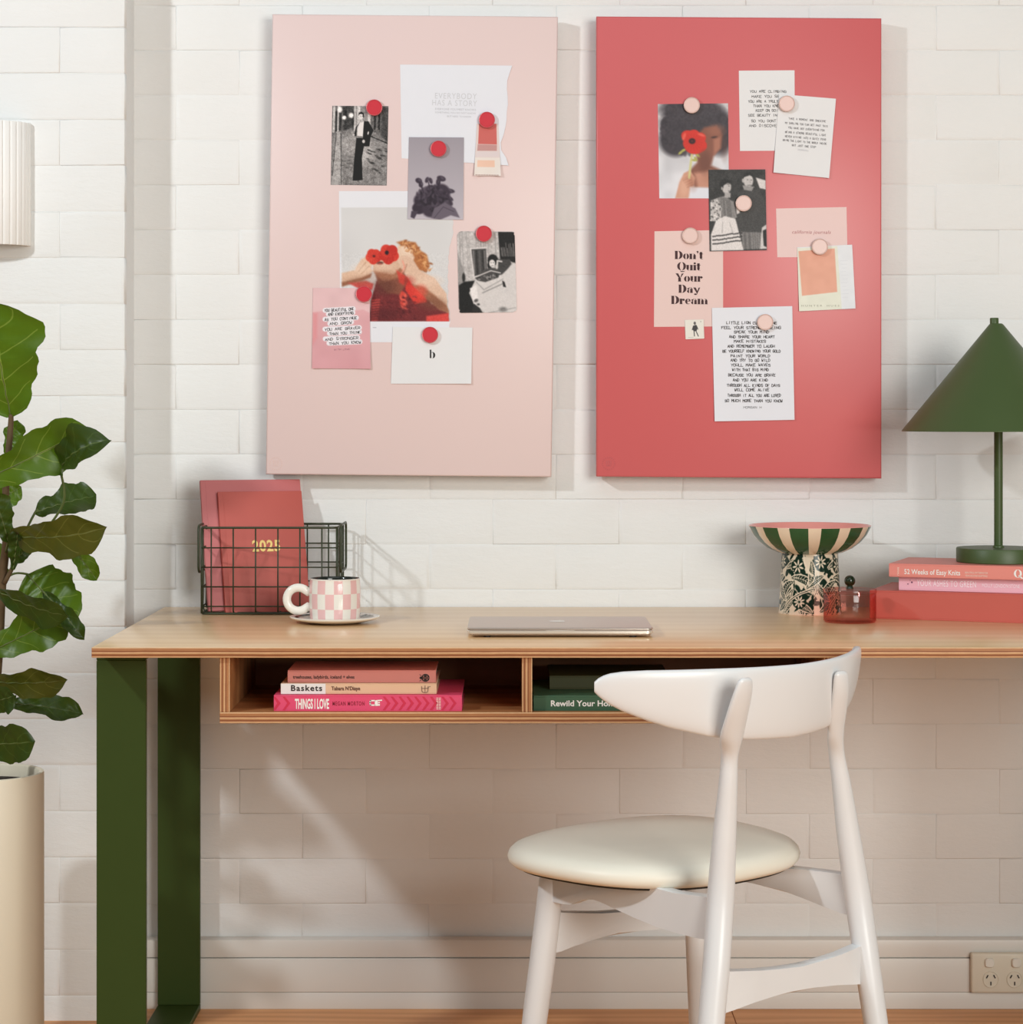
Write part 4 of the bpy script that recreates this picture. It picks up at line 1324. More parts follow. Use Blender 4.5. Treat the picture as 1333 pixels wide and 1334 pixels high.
# grey flower photo
c = Canvas(531, 179, 604.5, 286.5, 1.7, (168, 160, 168))
c.grad((158, 151, 159), (190, 182, 190))
dk = (52, 42, 54)
c.ell(563, 258, 15, 15, dk, 3); c.ell(575, 252, 12, 12, (60, 50, 62), 3); c.ell(550, 262, 11, 10, dk, 3)
c.ell(546, 272, 9, 8, dk, 2); c.ell(562, 274, 12, 10, (62, 52, 64), 3); c.ell(580, 265, 10, 7, (70, 60, 72), 2, 20)
for i in range(120):
    a_ = random.random() * 2 * PI; rr_ = random.random() ** .5
    c.ell(564 + math.cos(a_) * 22 * rr_, 259 + math.sin(a_) * 17 * rr_, 3.4, 1.5, random.choice([(44, 36, 46), (66, 56, 68), (82, 72, 84), (38, 30, 40)]), 1, random.random() * 180, .8)
for x_, y_, rx, ry, ro in ((545, 236, 4.5, 3.5, 20), (548, 241, 3, 4, 0), (556, 235, 2.4, 4, 20), (561, 236, 2.2, 4.2, -20), (575, 233, 6, 3.6, 15), (571, 238, 3, 5, 0), (586, 249, 7, 3, 8), (586, 258, 6, 2.4, 35), (588, 264, 4, 2, 60)):
    c.ell(x_, y_, rx, ry, (60, 50, 62), 1, ro); c.ell(x_ + 1.2, y_ - .8, rx * .5, ry * .4, (96, 86, 98), 1, ro + 30, .7)
c.line([(546, 238), (552, 252)], 1.2, dk); c.line([(558, 238), (560, 248)], 1.2, dk); c.line([(573, 236), (570, 248)], 1.6, dk)
c.poly([(566, 272), (580, 264), (594, 272), (600, 284), (588, 281), (574, 287), (562, 285)], (104, 94, 106), 1.4)
c.line([(566, 285), (578, 270), (592, 276)], .8, (70, 60, 72))
c.poly([(536, 276), (545, 276), (540, 286), (535, 284)], (70, 60, 72), 1)
c.blur(.5, 1)
sheet('photo_print', 'purple grey photo of a dark flower bunch, overlapping the torn white page', 'photo', [(533, 179), (604.5, 179.4), (603.6, 286.5), (531, 285.6)], 1.3, c, group=gp)

# rounded black and white photo
c = Canvas(595.5, 301.5, 673.5, 408, 1.7, K(190))
c.grain(26, 1.2).grain(16, 5)
for i in range(16):
    x_ = 598 + i * 3.2 + random.random()
    c.line([(x_, 302), (x_ + 1, 350)], 1.0, K(140 + random.random() * 70), 1)
c.poly([(614, 325), (634, 324), (635, 357), (618, 360)], K(70), 1)
for x_, v_ in ((617, 130), (621, 40), (625, 96), (629, 44), (632, 120)):
    c.line([(x_, 327), (x_ + 1, 357)], 1.6, K(v_), 1)
c.line([(613, 324), (635, 323)], 1.6, K(222)); c.line([(613.5, 324), (617, 362)], 1.4, K(222))
c.poly([(651, 302), (674, 302), (674, 344), (666, 340), (653, 338)], K(28), 1)
for i in range(9):
    c.line([(655 + i * 2, 316 + random.random() * 8), (656 + i * 2, 334)], .8, K(150 + random.random() * 80), .8, .8)
c.poly([(596, 368), (618, 366), (618, 408), (596, 408)], K(26), 1.5)
c.poly([(596, 330), (606, 360), (606, 366), (596, 372)], K(150), 1.5)
c.ell(603, 362, 2, 6, K(40), 1)
# reclining sitter with a tray, under white sheets
c.ell(643, 339, 7, 7.5, K(26), 1); c.ell(638.5, 346, 3, 5, K(26), 1); c.ell(642, 343.5, 4, 5, K(226), 1)
c.ell(640.6, 342.6, .6, .5, K(60), .4); c.ell(643.6, 342.4, .6, .5, K(60), .4); c.line([(640.8, 346.6), (643.4, 346.4)], .6, K(90), .4)
c.poly([(626, 354), (638, 349), (652, 350), (656, 360), (640, 362), (626, 358)], K(74), 1.5)
c.poly([(650, 338), (666, 338), (668, 344), (656, 362), (650, 356)], K(64), 1.5)
c.line([(648, 350), (649, 340), (655, 341)], 2, K(215), 1)
c.poly([(618, 366), (655, 358), (672, 342), (674, 344), (674, 408), (632, 408), (616, 396), (610, 382)], K(214), 1.5)
c.poly([(618, 362), (640, 354), (652, 356), (650, 362), (632, 368), (622, 366)], K(70), 1)
for i in range(22):
    c.ell(622 + random.random() * 26, 358 + random.random() * 8, 2, .7, K(random.choice([40, 110, 150])), .7, random.random() * 180)
c.line([(617, 362), (640, 353), (653, 356)], 1.2, K(230))
c.line([(620, 368), (630, 378), (656, 364)], 1.0, K(150), 1.2); c.line([(628, 382), (656, 370)], 1.0, K(120), 1.4)
c.poly([(655, 366), (658, 368), (660, 375), (656, 374)], K(30), 1)
c.poly([(611, 376), (620, 372), (622, 390), (616, 398)], K(235), 1.5)
c.ell(619, 392, 3, 2, K(90), 1.5, -30); c.ell(622, 397, 2, 1.4, K(80), 1)
c.poly([(616, 396), (624, 402), (628, 409), (612, 409)], K(40), 1.2)
c.ell(655, 404, 5, 3, K(120), 3); c.line([(636, 408), (672, 402)], .8, K(150), 1)
c.grain(10, .9)
# rounded outline by mapping the square grid to a rounded rectangle
def rounded(name, label, cat, quad, layer, canvas, r, group):
    o, m_ = sheet(name, label, cat, quad, layer, canvas, group=group)
    me = o.data
    co = np.empty(len(me.vertices) * 3); me.vertices.foreach_get('co', co); co = co.reshape(-1, 3)
    x0, x1, z0, z1 = co[:, 0].min(), co[:, 0].max(), co[:, 2].min(), co[:, 2].max()
    for sx_, X in ((1, x0), (-1, x1)):
        for sz_, Z in ((1, z0), (-1, z1)):
            dx_ = r - (co[:, 0] - X) * sx_; dz_ = r - (co[:, 2] - Z) * sz_
            k = (dx_ > 0) & (dz_ > 0)
            h = np.hypot(dx_, dz_) + 1e-9
            mx = np.maximum(dx_, dz_)
            f = np.where(k, mx / h, 1.0)
            co[:, 0] = np.where(k, X + sx_ * (r - dx_ * f), co[:, 0]); co[:, 2] = np.where(k, Z + sz_ * (r - dz_ * f), co[:, 2])
    me.vertices.foreach_set('co', co.ravel()); me.update()
c.blur(.35, 1)
rounded('photo_print', 'round-cornered black and white photo of a person resting in bed', 'photo', [(595.5, 301.5), (670.5, 302), (673.5, 407), (598, 408)], .6, c, .0095, gp)

# pink card with a brush-backed verse
c = Canvas(406.5, 375, 483, 480.6, 1.7, (222, 166, 170))
c.grad((224, 172, 176), (216, 158, 164))
c.poly([(406, 374), (484, 374), (484, 408), (474, 403), (450, 407), (430, 404), (406, 407)], (226, 188, 190), 2.5)
c.grain(4, 14)
c.poly([(407, 408), (413, 408), (413, 440), (407, 450)], (222, 150, 154), 4)
VERSE = [('YOU BEAUTIFUL ONE', 442, 405.6, 38), ('AND EVERYTHING', 444, 410.6, 33), ('AS YOU CONTINUE', 444, 417.2, 42), ('AND GROW', 444, 423, 29), ('YOU ARE BRAVER', 446, 430.2, 46), ('THAN YOU THINK', 449, 435.8, 40), ('AND STRONGER', 445, 443, 43), ('THAN YOU KNOW', 449, 448.6, 41)]
for t, xc, yb, w in VERSE:
    c.line([(xc - w / 2, yb - 1.2), (xc + w / 2, yb - 3.4)], 6.4, (236, 232, 238), 1.0)
o, m = sheet('greeting_card', 'rose pink card with handwriting on white brush strokes', 'card', [(408, 375.4), (481.5, 375.4), (483, 480.6), (406.7, 480)], 1.2, c, lift=(0, 0, .003, .002), group=gp)
lay('lettering', join2([hand(t, xc, yb - .3, 3.3, w, -.06, .58) for t, xc, yb, w in VERSE]), m, M_DARKINK, o)
lay('signature', hand('WITH LOVE', 445, 456, 1.8, 20, -.03, .3), m, simple('rose_ink', (160, 110, 120), .6), o)

# white card with a black letter
o, m = sheet('letter_card', 'off-white card with one black letter b, low on the pale pink board', 'card', [(512, 426), (615.6, 427), (614, 500), (509.4, 500)], 1.2, mat=M_PAPER2, lift=(.001, 0, .003, 0), group=gp)
lay('lettering', serif('b', 563.3, 467.2, 11.5), m, M_BLACK, o)

# paint swatch strip
c = Canvas(618, 161, 652.5, 230, 1.7, (224, 208, 204))
c.poly([(621.5, 161), (649.5, 161), (649, 188.5), (621.5, 188)], (204, 104, 98), .6)
c.poly([(621, 188.5), (649, 189), (648.5, 197), (620.5, 197)], (196, 148, 144), 1)
c.poly([(620, 198), (651, 198), (651, 205), (619, 205)], (222, 208, 208), 1.5)
c.poly([(618, 206), (653, 206), (653, 230), (618, 230)], (232, 222, 214), .8)
c.poly([(621.5, 209.5), (645, 209.5), (645, 218.5), (621.5, 218.5)], (236, 196, 174), .6)
for i in range(9):
    c.line([(620 + i * 3.4, 229), (622.3 + i * 3.4, 229)], .7, (150, 110, 104))
o, m = sheet('paint_swatch', 'narrow coral and peach paint swatch strip pinned over the torn page', 'swatch', [(621.3, 161.5), (649.3, 161.5), (652.6, 229.5), (617.8, 229)], 1.1, c, lift=(0, 0, .006, .006), group=gp)

# --- red board --------------------------------------------------------------------
c = Canvas(857, 135, 949.5, 259, 1.7, (206, 208, 214))
c.grad((196, 192, 194), (222, 222, 228))
c.grain(14, 12)
hr = (62, 56, 62)
c.ell(905, 165, 44, 34, hr, 8); c.ell(880, 182, 22, 22, hr, 7); c.ell(938, 172, 18, 30, hr, 7); c.ell(900, 142, 40, 16, (66, 60, 66), 6)
for i in range(70):
    a_ = random.random() * 2 * PI
    c.ell(903 + math.cos(a_) * 40, 168 + math.sin(a_) * 34, 3.5, 2.5, random.choice([(74, 66, 72), (54, 48, 54)]), 2, random.random() * 180, .6)
c.grain(8, 2, (c.Y < 190).astype(float))
c.poly([(918, 166), (934, 164), (942, 176), (940, 192), (930, 204), (926, 216), (940, 222), (949.5, 224), (949.5, 246), (904, 246), (898, 222), (908, 212), (906, 196), (904, 180)], (134, 84, 68), 4)
c.poly([(930, 182), (940, 178), (939, 194), (930, 202)], (170, 112, 92), 4)
c.poly([(904, 226), (926, 222), (930, 246), (908, 246)], (196, 140, 118), 5)
c.ell(931, 179, 4, 1.3, (66, 42, 40), 1.2, -8)
c.poly([(878, 259), (884, 238), (890, 226), (898, 222), (905, 232), (902, 246), (896, 259)], (206, 152, 128), 2)
for i in range(4):
    c.line([(889 + i * 1.6, 234 + i * 3), (899 + i * 1.2, 229 + i * 3.4)], 2.6, (196, 138, 112), 1.2); c.line([(889 + i * 1.6, 236 + i * 3), (899 + i * 1.2, 231 + i * 3.4)], .7, (150, 96, 76), .8)
c.poly([(898, 244), (949, 246), (949, 259), (896, 259)], (222, 222, 230), 3)
c.line(bezier([(901, 202), (899, 216), (897, 232)], 6), 3.0, (206, 200, 140), 1.4)
for x_, y_ in ((886, 199), (890, 196), (906, 207), (909, 203), (904, 209)):
    c.ell(x_, y_, 3.4, 1.6, (172, 170, 90), 1.2, random.random() * 180)
for x_, y_, rx, ry, ro in ((897, 178, 10, 8, 20), (910, 181, 10, 8, -20), (905, 192, 13, 9, 0), (898, 188, 9, 8, 40), (913, 190, 8, 8, 0), (904, 176, 8, 7, 0)):
    c.ell(x_, y_, rx, ry, (208, 48, 36), 1.4, ro)
for q in range(18):
    a_ = q * 2 * PI / 18
    c.line([(902, 184), (902 + math.cos(a_) * 13, 186 + math.sin(a_) * 11)], .8, (176, 34, 28), 1, .45)
c.ell(891, 178, 2, 5, (226, 90, 74), 1.4, 20); c.ell(914, 176, 5, 1.6, (228, 92, 76), 1.4, 20)
c.ell(901.5, 184, 4.4, 3.8, (52, 22, 26), 1.4); c.ell(901.5, 184, 1.6, 1.4, (90, 40, 40), 1)
for x_, y_, rx, ry, col, al in ((934, 170, 10, 7, (160, 104, 84), .6), (918, 212, 8, 14, (104, 62, 50), .6), (930, 232, 14, 8, (176, 120, 98), .5), (890, 246, 6, 12, (226, 178, 154), .6), (902, 240, 5, 8, (160, 104, 82), .4), (944, 190, 4, 14, (90, 54, 46), .5)):
    c.ell(x_, y_, rx, ry, col, 7, 0, al)
c.blur(.6, 1)
sheet('photo_print', 'colour photo of a curly-haired person with a red poppy over one eye', 'photo', [(857, 136), (948.5, 135), (949.6, 258.7), (859, 258.7)], 0, c, group=gr)

# two handwritten notes
N1 = [('YOU ARE CLIMBING', 1001, 121, 48), ('MAKE YOU SEE', 999.5, 127.6, 40), ('YOU ARE A TRULY TRY', 1000, 134, 50), ('THAN YOU KNOW', 1000, 139.8, 37), ('KEEP ON GOING', 1002, 145.8, 34), ('SEE BEAUTY IN THE', 1000, 152, 50), ('SO YOU DONT MISS', 1003, 159.4, 48), ('AND DISCOVER SO', 1001, 165.6, 50)]
o, m = sheet('handwritten_note', 'upright white note with eight handwritten lines near the top of the red board', 'note', [(962.5, 92.5), (1035, 92), (1035.5, 196.5), (964, 197)], 0, mat=M_PAPER2, group=gr)
lay('lettering', join2([hand(t, xc, yb, 3.0, w, 0, .5) for t, xc, yb, w in N1]), m, M_DARKINK, o)
N2 = [('TAKE A MOMENT AND BREATHE', 1052, 157.6, 49), ('MY DARLING YOU CAN GET PAST THIS', 1051, 163.6, 56), ('YOU HAVE GOT EVERYTHING FOR', 1051, 169.4, 48), ('BEING A STRONG BEAUTIFUL LIGHT', 1050, 175.2, 54), ('NEVER GIVING INTO A QUIET FEAR', 1050, 180.8, 54), ('BRING THE LIGHT TO THE WORLD INSIDE', 1049, 186, 58), ('BUT JUST ONE STEP', 1048, 191.4, 32)]
o, m = sheet('handwritten_note', 'tilted white note with small handwriting overlapping another note', 'note', [(1015, 123), (1089, 129), (1080, 232.3), (1007.5, 225)], 1.2, mat=M_PAPER2, lift=(0, 0, .003, .004), group=gr)
lay('lettering', join2([hand(t, xc, yb, 2.3, w, .075, .38) for t, xc, yb, w in N2]), m, simple('soft_ink', (96, 92, 94), .6), o)
lay('signature', hand('MORGAN', 1047, 196.6, 1.8, 14, .075, .3), m, M_GREYINK, o)

# message card
M_PINKCARD = simple('pale_pink_card', (230, 201, 195), .6, .012, 10)
o, m = sheet('message_card', "pale pink card printed in bold letters Don't Quit Your Day Dream", 'card', [(852.7, 301.6), (942, 300), (942, 425.4), (852, 426)], 0, mat=M_PINKCARD, group=gr)
M_PLUM = simple('plum_ink', (62, 26, 30), .6)
for t, xc, yb in (("Don't", 897.6, 337.6), ('Quit', 897.4, 352.2), ('Your', 897.6, 366.8), ('Day', 897.8, 381.4), ('Dream', 898.2, 396.0)):
    lay('lettering', serif(t, xc, yb, 10.6, .98, 1.2), m, M_PLUM, o)

# couple photo
c = Canvas(923, 221.5, 999, 327.7, 1.7, K(50))
c.grain(10, 5)
c.poly([(986, 232), (999, 236), (999, 248), (991, 246)], K(215), 1)
c.poly([(962, 252), (972, 246), (990, 248), (997, 262), (999, 300), (986, 306), (964, 304), (958, 290), (960, 266)], K(62), 1)
c.poly([(964, 303), (992, 304), (993, 326), (968, 326)], K(112), 1)
for i in range(9): c.line([(967 + i * 3, 305), (968 + i * 3, 326)], .8, K(random.choice([80, 140, 150])), .8)
c.ell(976, 236, 6.4, 9, K(196), 1); c.poly([(969, 232), (971, 226), (977, 224.5), (983, 228), (983, 232), (978, 229), (972, 231)], K(34), .8)
c.ell(969, 236, 1.6, 2.6, K(180), .6); c.ell(975, 235, .8, .5, K(60), .4); c.ell(980, 235.4, .8, .5, K(60), .4); c.line([(975, 242), (980, 242)], .7, K(90), .5); c.line([(978, 235), (979, 239)], .6, K(140), .5)
c.poly([(968, 242), (984, 244), (980, 250), (970, 248)], K(150), 1.2)
c.poly([(993, 298), (999, 294), (999, 326), (990, 326)], K(206), 1); c.poly([(994, 302), (999, 300), (999, 324), (995, 322)], K(30), 1)
c.poly([(925, 262), (935, 258), (944, 256), (956, 264), (960, 284), (952, 288), (936, 290), (925, 288)], K(140), 1.2)
c.poly([(938, 258), (948, 258), (956, 266), (958, 284), (940, 284)], K(118), 1)
for i in range(12): c.line([(939 + i * 1.5, 262), (940 + i * 1.6, 284)], .5, K(random.choice([90, 160])), .6)
c.poly([(925, 262), (934, 259), (940, 272), (938, 288), (925, 288)], K(190), 1)
for i in range(44): c.ell(925 + random.random() * 13, 262 + random.random() * 26, 1.2, .8, K(random.choice([70, 100, 240])), .6, random.random() * 180)
c.ell(946.5, 244, 6.4, 8.6, K(192), 1); c.poly([(938, 246), (938, 238), (944, 233), (952, 236), (954, 240), (948, 239), (943, 242), (941, 250)], K(28), .8)
c.ell(950, 243, .8, .5, K(50), .4); c.line([(947.5, 240.6), (952, 240.4)], .7, K(50), .5); c.line([(949, 249.4), (952.4, 249.2)], .8, K(90), .5); c.ell(940.6, 246, 1.2, 2.2, K(170), .6)
c.poly([(944, 251), (952, 252), (952, 258), (944, 258)], K(170), 1)
c.poly([(958, 262), (963, 270), (964, 278), (960, 280)], K(215), 1)
c.poly([(932, 288), (944, 282), (958, 286), (966, 318), (968, 327), (925, 327), (925, 306)], K(222), 1)
for yy in (305, 310, 315): 
    for i in range(16): c.ell(928 + i * 2.5, yy + 3 - i * .28 + random.random(), 1.3, .9, K(40), .6)
c.line([(941, 290), (940, 304)], .7, K(150)); c.line([(950, 290), (954, 304)], .7, K(160))
c.blur(.4, 1)
c.grain(12, .9)
sheet('photo_print', 'black and white photo of two people side by side on the red board', 'photo', [(923, 221.5), (997, 221), (999, 326), (924.5, 327.7)], 1.3, c, lift=(0, .001, .001, 0), group=gr)

# pink script paper
o, m = sheet('script_paper', 'blank pink sheet with one faint line of script, above the swatch card', 'paper', [(1011, 272), (1102.7, 270), (1104, 335), (1012.6, 335.4)], 0, mat=simple('pink_paper', (233, 204, 200), .6, .012, 10), group=gr)
lay('lettering', fit('cali', 1032, 1082.5, 304.3, 4.6), m, simple('rose_brown_ink', (176, 104, 108), .6), o)

# swatch card
c = Canvas(1038.5, 319, 1114.5, 405.6, 1.7, (226, 228, 232))
c.poly([(1038, 320), (1094, 320), (1096, 406), (1038, 406)], (226, 226, 210), 1)
c.poly([(1040, 324.2), (1090.2, 323.0), (1091.0, 382.0), (1043, 385)], (226, 164, 140), .8)
c.grain(3, 8)
for i in range(11): c.line([(1097 + (i % 3), 340 + i * 5), (1107 - (i % 4), 340 + i * 5)], .5, (212, 214, 220), .6)
o, m = sheet('swatch_card', 'white card with a large peach swatch square, under the pink script sheet', 'swatch', [(1038.5, 322.5), (1110, 319), (1114.4, 402), (1041, 405.6)], 1.2, c, lift=(0, .001, .002, .002), group=gr)
lay('lettering', fit('swatch', 1044, 1092, 399.6, 2.4), m, simple('olive_grey_ink', (160, 158, 140), .6), o)

# long poem
POEM = [('LITTLE LION CUB OF MINE', 979.5, 422.6, 66), ('FEEL YOUR STRENGTH BEING', 979, 429, 78), ('SPEAK YOUR MIND', 979.5, 434.6, 46), ('AND SHARE YOUR HEART', 980, 440.8, 60), ('MAKE MISTAKES', 977.5, 446.6, 42), ('AND REMEMBER TO LAUGH', 979, 453, 62), ('BE YOURSELF KNOWING YOUR GOLD', 979.5, 459.4, 76), ('PAINT YOUR WORLD', 978, 465.6, 52), ('AND TRY TO GO WILD', 978, 471.4, 52), ('YOULL MAKE WAVES', 978.5, 477.4, 52), ('WITH THAT BIG MIND', 978, 483.6, 48), ('BECAUSE YOU ARE BRAVE', 980, 490.6, 62), ('AND YOU ARE KIND', 978, 497, 46), ('THROUGH ALL KINDS OF DAYS', 982, 504, 70), ('WELL COME ALIVE', 980, 509.8, 46), ('THROUGH IT ALL YOU ARE LOVED', 983, 517, 70), ('SO MUCH MORE THAN YOU KNOW', 982.5, 524, 76)]
o, m = sheet('handwritten_poem', 'large white sheet with a long handwritten poem, lowest on the red board', 'note', [(927.4, 401.4), (1032, 399), (1035, 547), (931, 549)], 1.2, mat=M_PAPER, lift=(.001, 0, .002, .002), group=gr)
lay('lettering', join2([hand(t, xc, yb - .3, 3.3, w, 0, .7) for t, xc, yb, w in POEM]), m, M_DARKINK, o)
lay('signature', hand('MORGAN H', 981, 532, 2.6, 24, 0, .4), m, simple('soft_ink', (96, 92, 94), .6), o)

# little stamp
c = Canvas(892, 416, 917.5, 442, 3.2, (230, 226, 216))
gk = (58, 56, 58)
c.poly([(903, 424), (907.5, 423), (909, 427), (907.6, 431), (904, 432), (902, 429)], gk, .6)
c.ell(905.4, 420.8, 1.6, 2.2, (96, 92, 92), .6); c.line([(904, 431), (904.2, 438)], 1.2, gk, .5); c.line([(906.5, 431), (909.5, 438.4)], 1.2, gk, .5); c.line([(903.2, 425), (901.6, 429.5)], 1.0, gk, .5); c.line([(908, 425), (909.4, 429)], .9, gk, .5)
for q in range(3): c.line([(896 + q * 2.5, 439.6), (897.6 + q * 2.5, 439.6)], .4, (150, 146, 140), .4)
c.ell(913.6, 418.8, .8, .8, (170, 166, 160), .5)
def perf(u, v):
    e = .35 * np.sin(v * 2 * PI * 12)
    return np.where(u < .02, -e, np.where(u > .98, e, 0))
sheet('postage_stamp', 'tiny cream stamp with a dark striding figure at the pink card edge', 'stamp', [(892, 417), (916.6, 416.4), (917.5, 441.2), (893.2, 442.2)], 1.2, c, outline=perf, group=gr)

# ---------------------------------------------------------------- magnets
M_MRED = simple('red_magnet_enamel', (204, 48, 62), .35, .02)
M_MPINK = simple('pale_pink_magnet_enamel', (228, 196, 188), .35, .02)
M_MRIM_R = simple('red_magnet_rim', (206, 92, 98), .3, .02, metallic=.1)
M_MRIM_P = simple('pink_magnet_rim', (214, 186, 176), .3, .02, metallic=.1)
def magnet_mesh():
    ring = lambda r, y: [(r * math.cos(t), y, r * math.sin(t)) for t in np.linspace(0, 2 * PI, 40, endpoint=False)]
    rim = MB().loft([ring(.0150, 0), ring(.0152, -.001), ring(.0152, -.0062), ring(.0146, -.0068), ring(.0138, -.0066), ring(.0136, -.0058)], True, False)
    cap = MB().loft([ring(.0137, -.0052), ring(.0137, -.0060), ring(.0128, -.0066)], True, True)
    return rim, cap
def magnets(group, items, mr, mc):
    proto = None
    for px, py, layer, label in items:
        p = at(px, py, BD - .0012 - layer * STEP)
        if proto is None:
            r_ = empty('magnet', tuple(p), label, 'magnet', group)
            rim, cap = magnet_mesh()
            a_ = link_mesh('rim', np.concatenate(rim.v) + p, rim.f, mr, r_, smooth=22)
            b_ = link_mesh('cap', np.concatenate(cap.v) + p, cap.f, mc, r_, smooth=15)
            proto = (r_, [a_, b_])
        else:
            r_ = proto[0].copy(); COL.objects.link(r_); r_.location = tuple(p); r_['label'] = label
            for ch in proto[1]:
                q = ch.copy(); COL.objects.link(q); q.parent = r_
magnets('red magnets on the pale pink board', [
    (488, 141, 0, 'red round magnet on the black and white street photo'), (634.5, 157, 1.2, 'red round magnet holding the coral paint swatch strip'),
    (571.5, 194.5, 1.4, 'red round magnet on the grey flower photo'), (630.5, 305, .7, 'red round magnet on top of the round-cornered photo'),
    (474.5, 383.5, 1.3, 'red round magnet at the corner of the rose handwriting card'), (560.5, 436.5, 1.3, 'red round magnet above the black letter b')], M_MRIM_R, M_MRED)
magnets('pale pink magnets on the red board', [
    (901, 138, 0, 'pale pink magnet on top of the poppy portrait photo'), (1024.5, 136, 1.3, 'pale pink magnet where the two white notes overlap'),
    (968.5, 265.5, 1.4, 'pale pink magnet in the middle of the two-people photo'), (899, 307.5, 0, "pale pink magnet above the words Don't Quit"),
    (1067.5, 322, 1.3, 'pale pink magnet between script sheet and peach swatch card'), (996.5, 420, 1.3, 'pale pink magnet on the long handwritten poem')], M_MRIM_P, M_MPINK)

# ---------------------------------------------------------------- wall sconce
SCN = at(-34, 240, CAMD + PIER_Y)
M_SC = simple('white_plaster_lamp', (242, 240, 237), .5, .02, 30, .05, 200)
R = 75.5 / FPX * (CAMD + PIER_Y)
zt, zb = CAMZ - (161.5 - HY) / FPX * (CAMD + PIER_Y), CAMZ - (321 - HY) / FPX * (CAMD + PIER_Y)
sconce = empty('wall_sconce', (SCN[0], PIER_Y, zb), 'white half-round wall lamp with vertical ribs above the plant', 'lamp')
th = np.linspace(PI, 2 * PI, 281)
def srib(r):
    k = 21
    ph = ((th - PI) / PI * k) % 1.0
    return r - .0034 * (np.abs(ph - .5) * 2) ** 6
def sring(z, r, y_s=.6):
    rr_ = srib(r)
    return np.stack([SCN[0] + rr_ * np.cos(th), PIER_Y + rr_ * np.sin(th) * y_s, np.full(len(th), z)], 1)
MB().loft([sring(zb + .002, R - .008), sring(zb, R - .006), sring(zb, R - .001), sring(zb + .001, R), sring(zt - .001, R), sring(zt, R - .001), sring(zt, R - .006), sring(zt - .002, R - .008), sring(zb + .002, R - .008)], False, False, closed=False).build('ribbed_shade', M_SC, sconce, smooth=60)
MB().box(SCN[0] - .03, SCN[0] + .03, PIER_Y - .012, PIER_Y, zb + .05, zt - .05, .002).build('back_plate', M_SC, sconce, smooth=40)

# ---------------------------------------------------------------- potted fig
PD = 3.82
PC = np.array([(-19 - CX) / FPX * PD, PD - CAMD, 0.0])
plant = empty('potted_fig', tuple(PC), 'leafy fiddle leaf fig in a tall cream cylinder pot left of the desk', 'plant')
M_POT = simple('cream_pot', (226, 216, 194), .5, .02, 8, .04, 120)
PR = 75.5 / FPX * PD; PT = CAMZ - (1005 - HY) / FPX * PD
MB().lathe([(.0, .0), (PR - .006, .0), (PR - .002, .004), (PR, .010), (PR, PT - .004), (PR - .001, PT - .001), (PR - .004, PT), (PR - .008, PT - .001), (PR - .010, PT - .004), (PR - .010, PT - .05), (.0, PT - .05)], PC, 72).build('pot', M_POT, plant, smooth=40)
M_SOIL = simple('dark_soil', (34, 24, 18), .95, .3, 60, .8, 90, bdist=.006)
MB().lathe([(PR - .0105, PT - .022), (PR * .6, PT - .017), (.0, PT - .014)], PC, 40).build('soil', M_SOIL, plant, smooth=180)
M_BARK = simple('fig_bark', (92, 70, 44), .8, .25, 60, .5, 160)
M_STALK = simple('green_stalk', (86, 98, 44), .6, .15, 60)
def q3(px, py, dd=0.0): return at(px, py, PD + dd)
MB().tube(bezier([q3(-16, 1020), q3(-10, 940, -.02), q3(-2, 850), q3(3, 760, .01), q3(9, 700), q3(8, 640, -.01), q3(14, 560), q3(15, 540)], 5), np.linspace(.0105, .0042, 36), 10).build('trunk', M_BARK, plant, smooth=180)

def leaf_mat(name, dark, mid, vein, under):
    s = N(name)
    uv = s.n('ShaderNodeUVMap'); uv.uv_map = 'UVMap'
    sep = s.n('ShaderNodeSeparateXYZ'); s.l(uv.outputs[0], sep.inputs[0])
    u, v = sep.outputs[0], sep.outputs[1]
    av = s.math('ABSOLUTE', s.math('SUBTRACT', s.math('MULTIPLY', v, 2.0), 1.0))
    ph = s.math('SUBTRACT', u, s.math('MULTIPLY', s.math('POWER', av, 1.25), 0.24))
    fr = s.math('FRACT', s.math('MULTIPLY', ph, 4.6))
    dv = s.math('ABSOLUTE', s.math('SUBTRACT', fr, 0.5))
    side = s.math('SMOOTH_MIN', s.math('MULTIPLY', s.math('LESS_THAN', dv, 0.028), 1.0), 1.0, 0.0)
    side = s.math('MULTIPLY', side, s.math('LESS_THAN', av, 0.86))
    mid_ = s.math('LESS_THAN', av, 0.035)
    vm = s.math('MAXIMUM', s.math('MULTIPLY', side, 0.55), mid_)
    n1 = s.noise(16, 4, s.coord())
    base = s.mix(n1, rgba(dark), rgba(mid))
    geo = s.n('ShaderNodeNewGeometry')
    base = s.mix(s.math('MULTIPLY', geo.outputs['Backfacing'], 0.8), base, rgba(under))
    colr = s.mix(s.math('MULTIPLY', vm, 0.75), base, rgba(vein))
    s.l(colr, s.b.inputs['Base Color'])
    s.b.inputs['Roughness'].default_value = 0.38
    s.b.inputs['Specular IOR Level'].default_value = 0.4
    tr = s.n('ShaderNodeBsdfTranslucent')
    s.l(s.mix(0.35, colr, rgba((150, 190, 40))), tr.inputs['Color'])
    mx = s.n('ShaderNodeMixShader'); mx.inputs[0].default_value = 0.28
    s.l(s.b.outputs[0], mx.inputs[1]); s.l(tr.outputs[0], mx.inputs[2])
    s.l(mx.outputs[0], s.out.inputs['Surface'])
    s.bump(s.math('ADD', s.math('MULTIPLY', vm, -0.5), s.noise(30, 2, s.coord())), 0.35, 0.002)
    return s.m
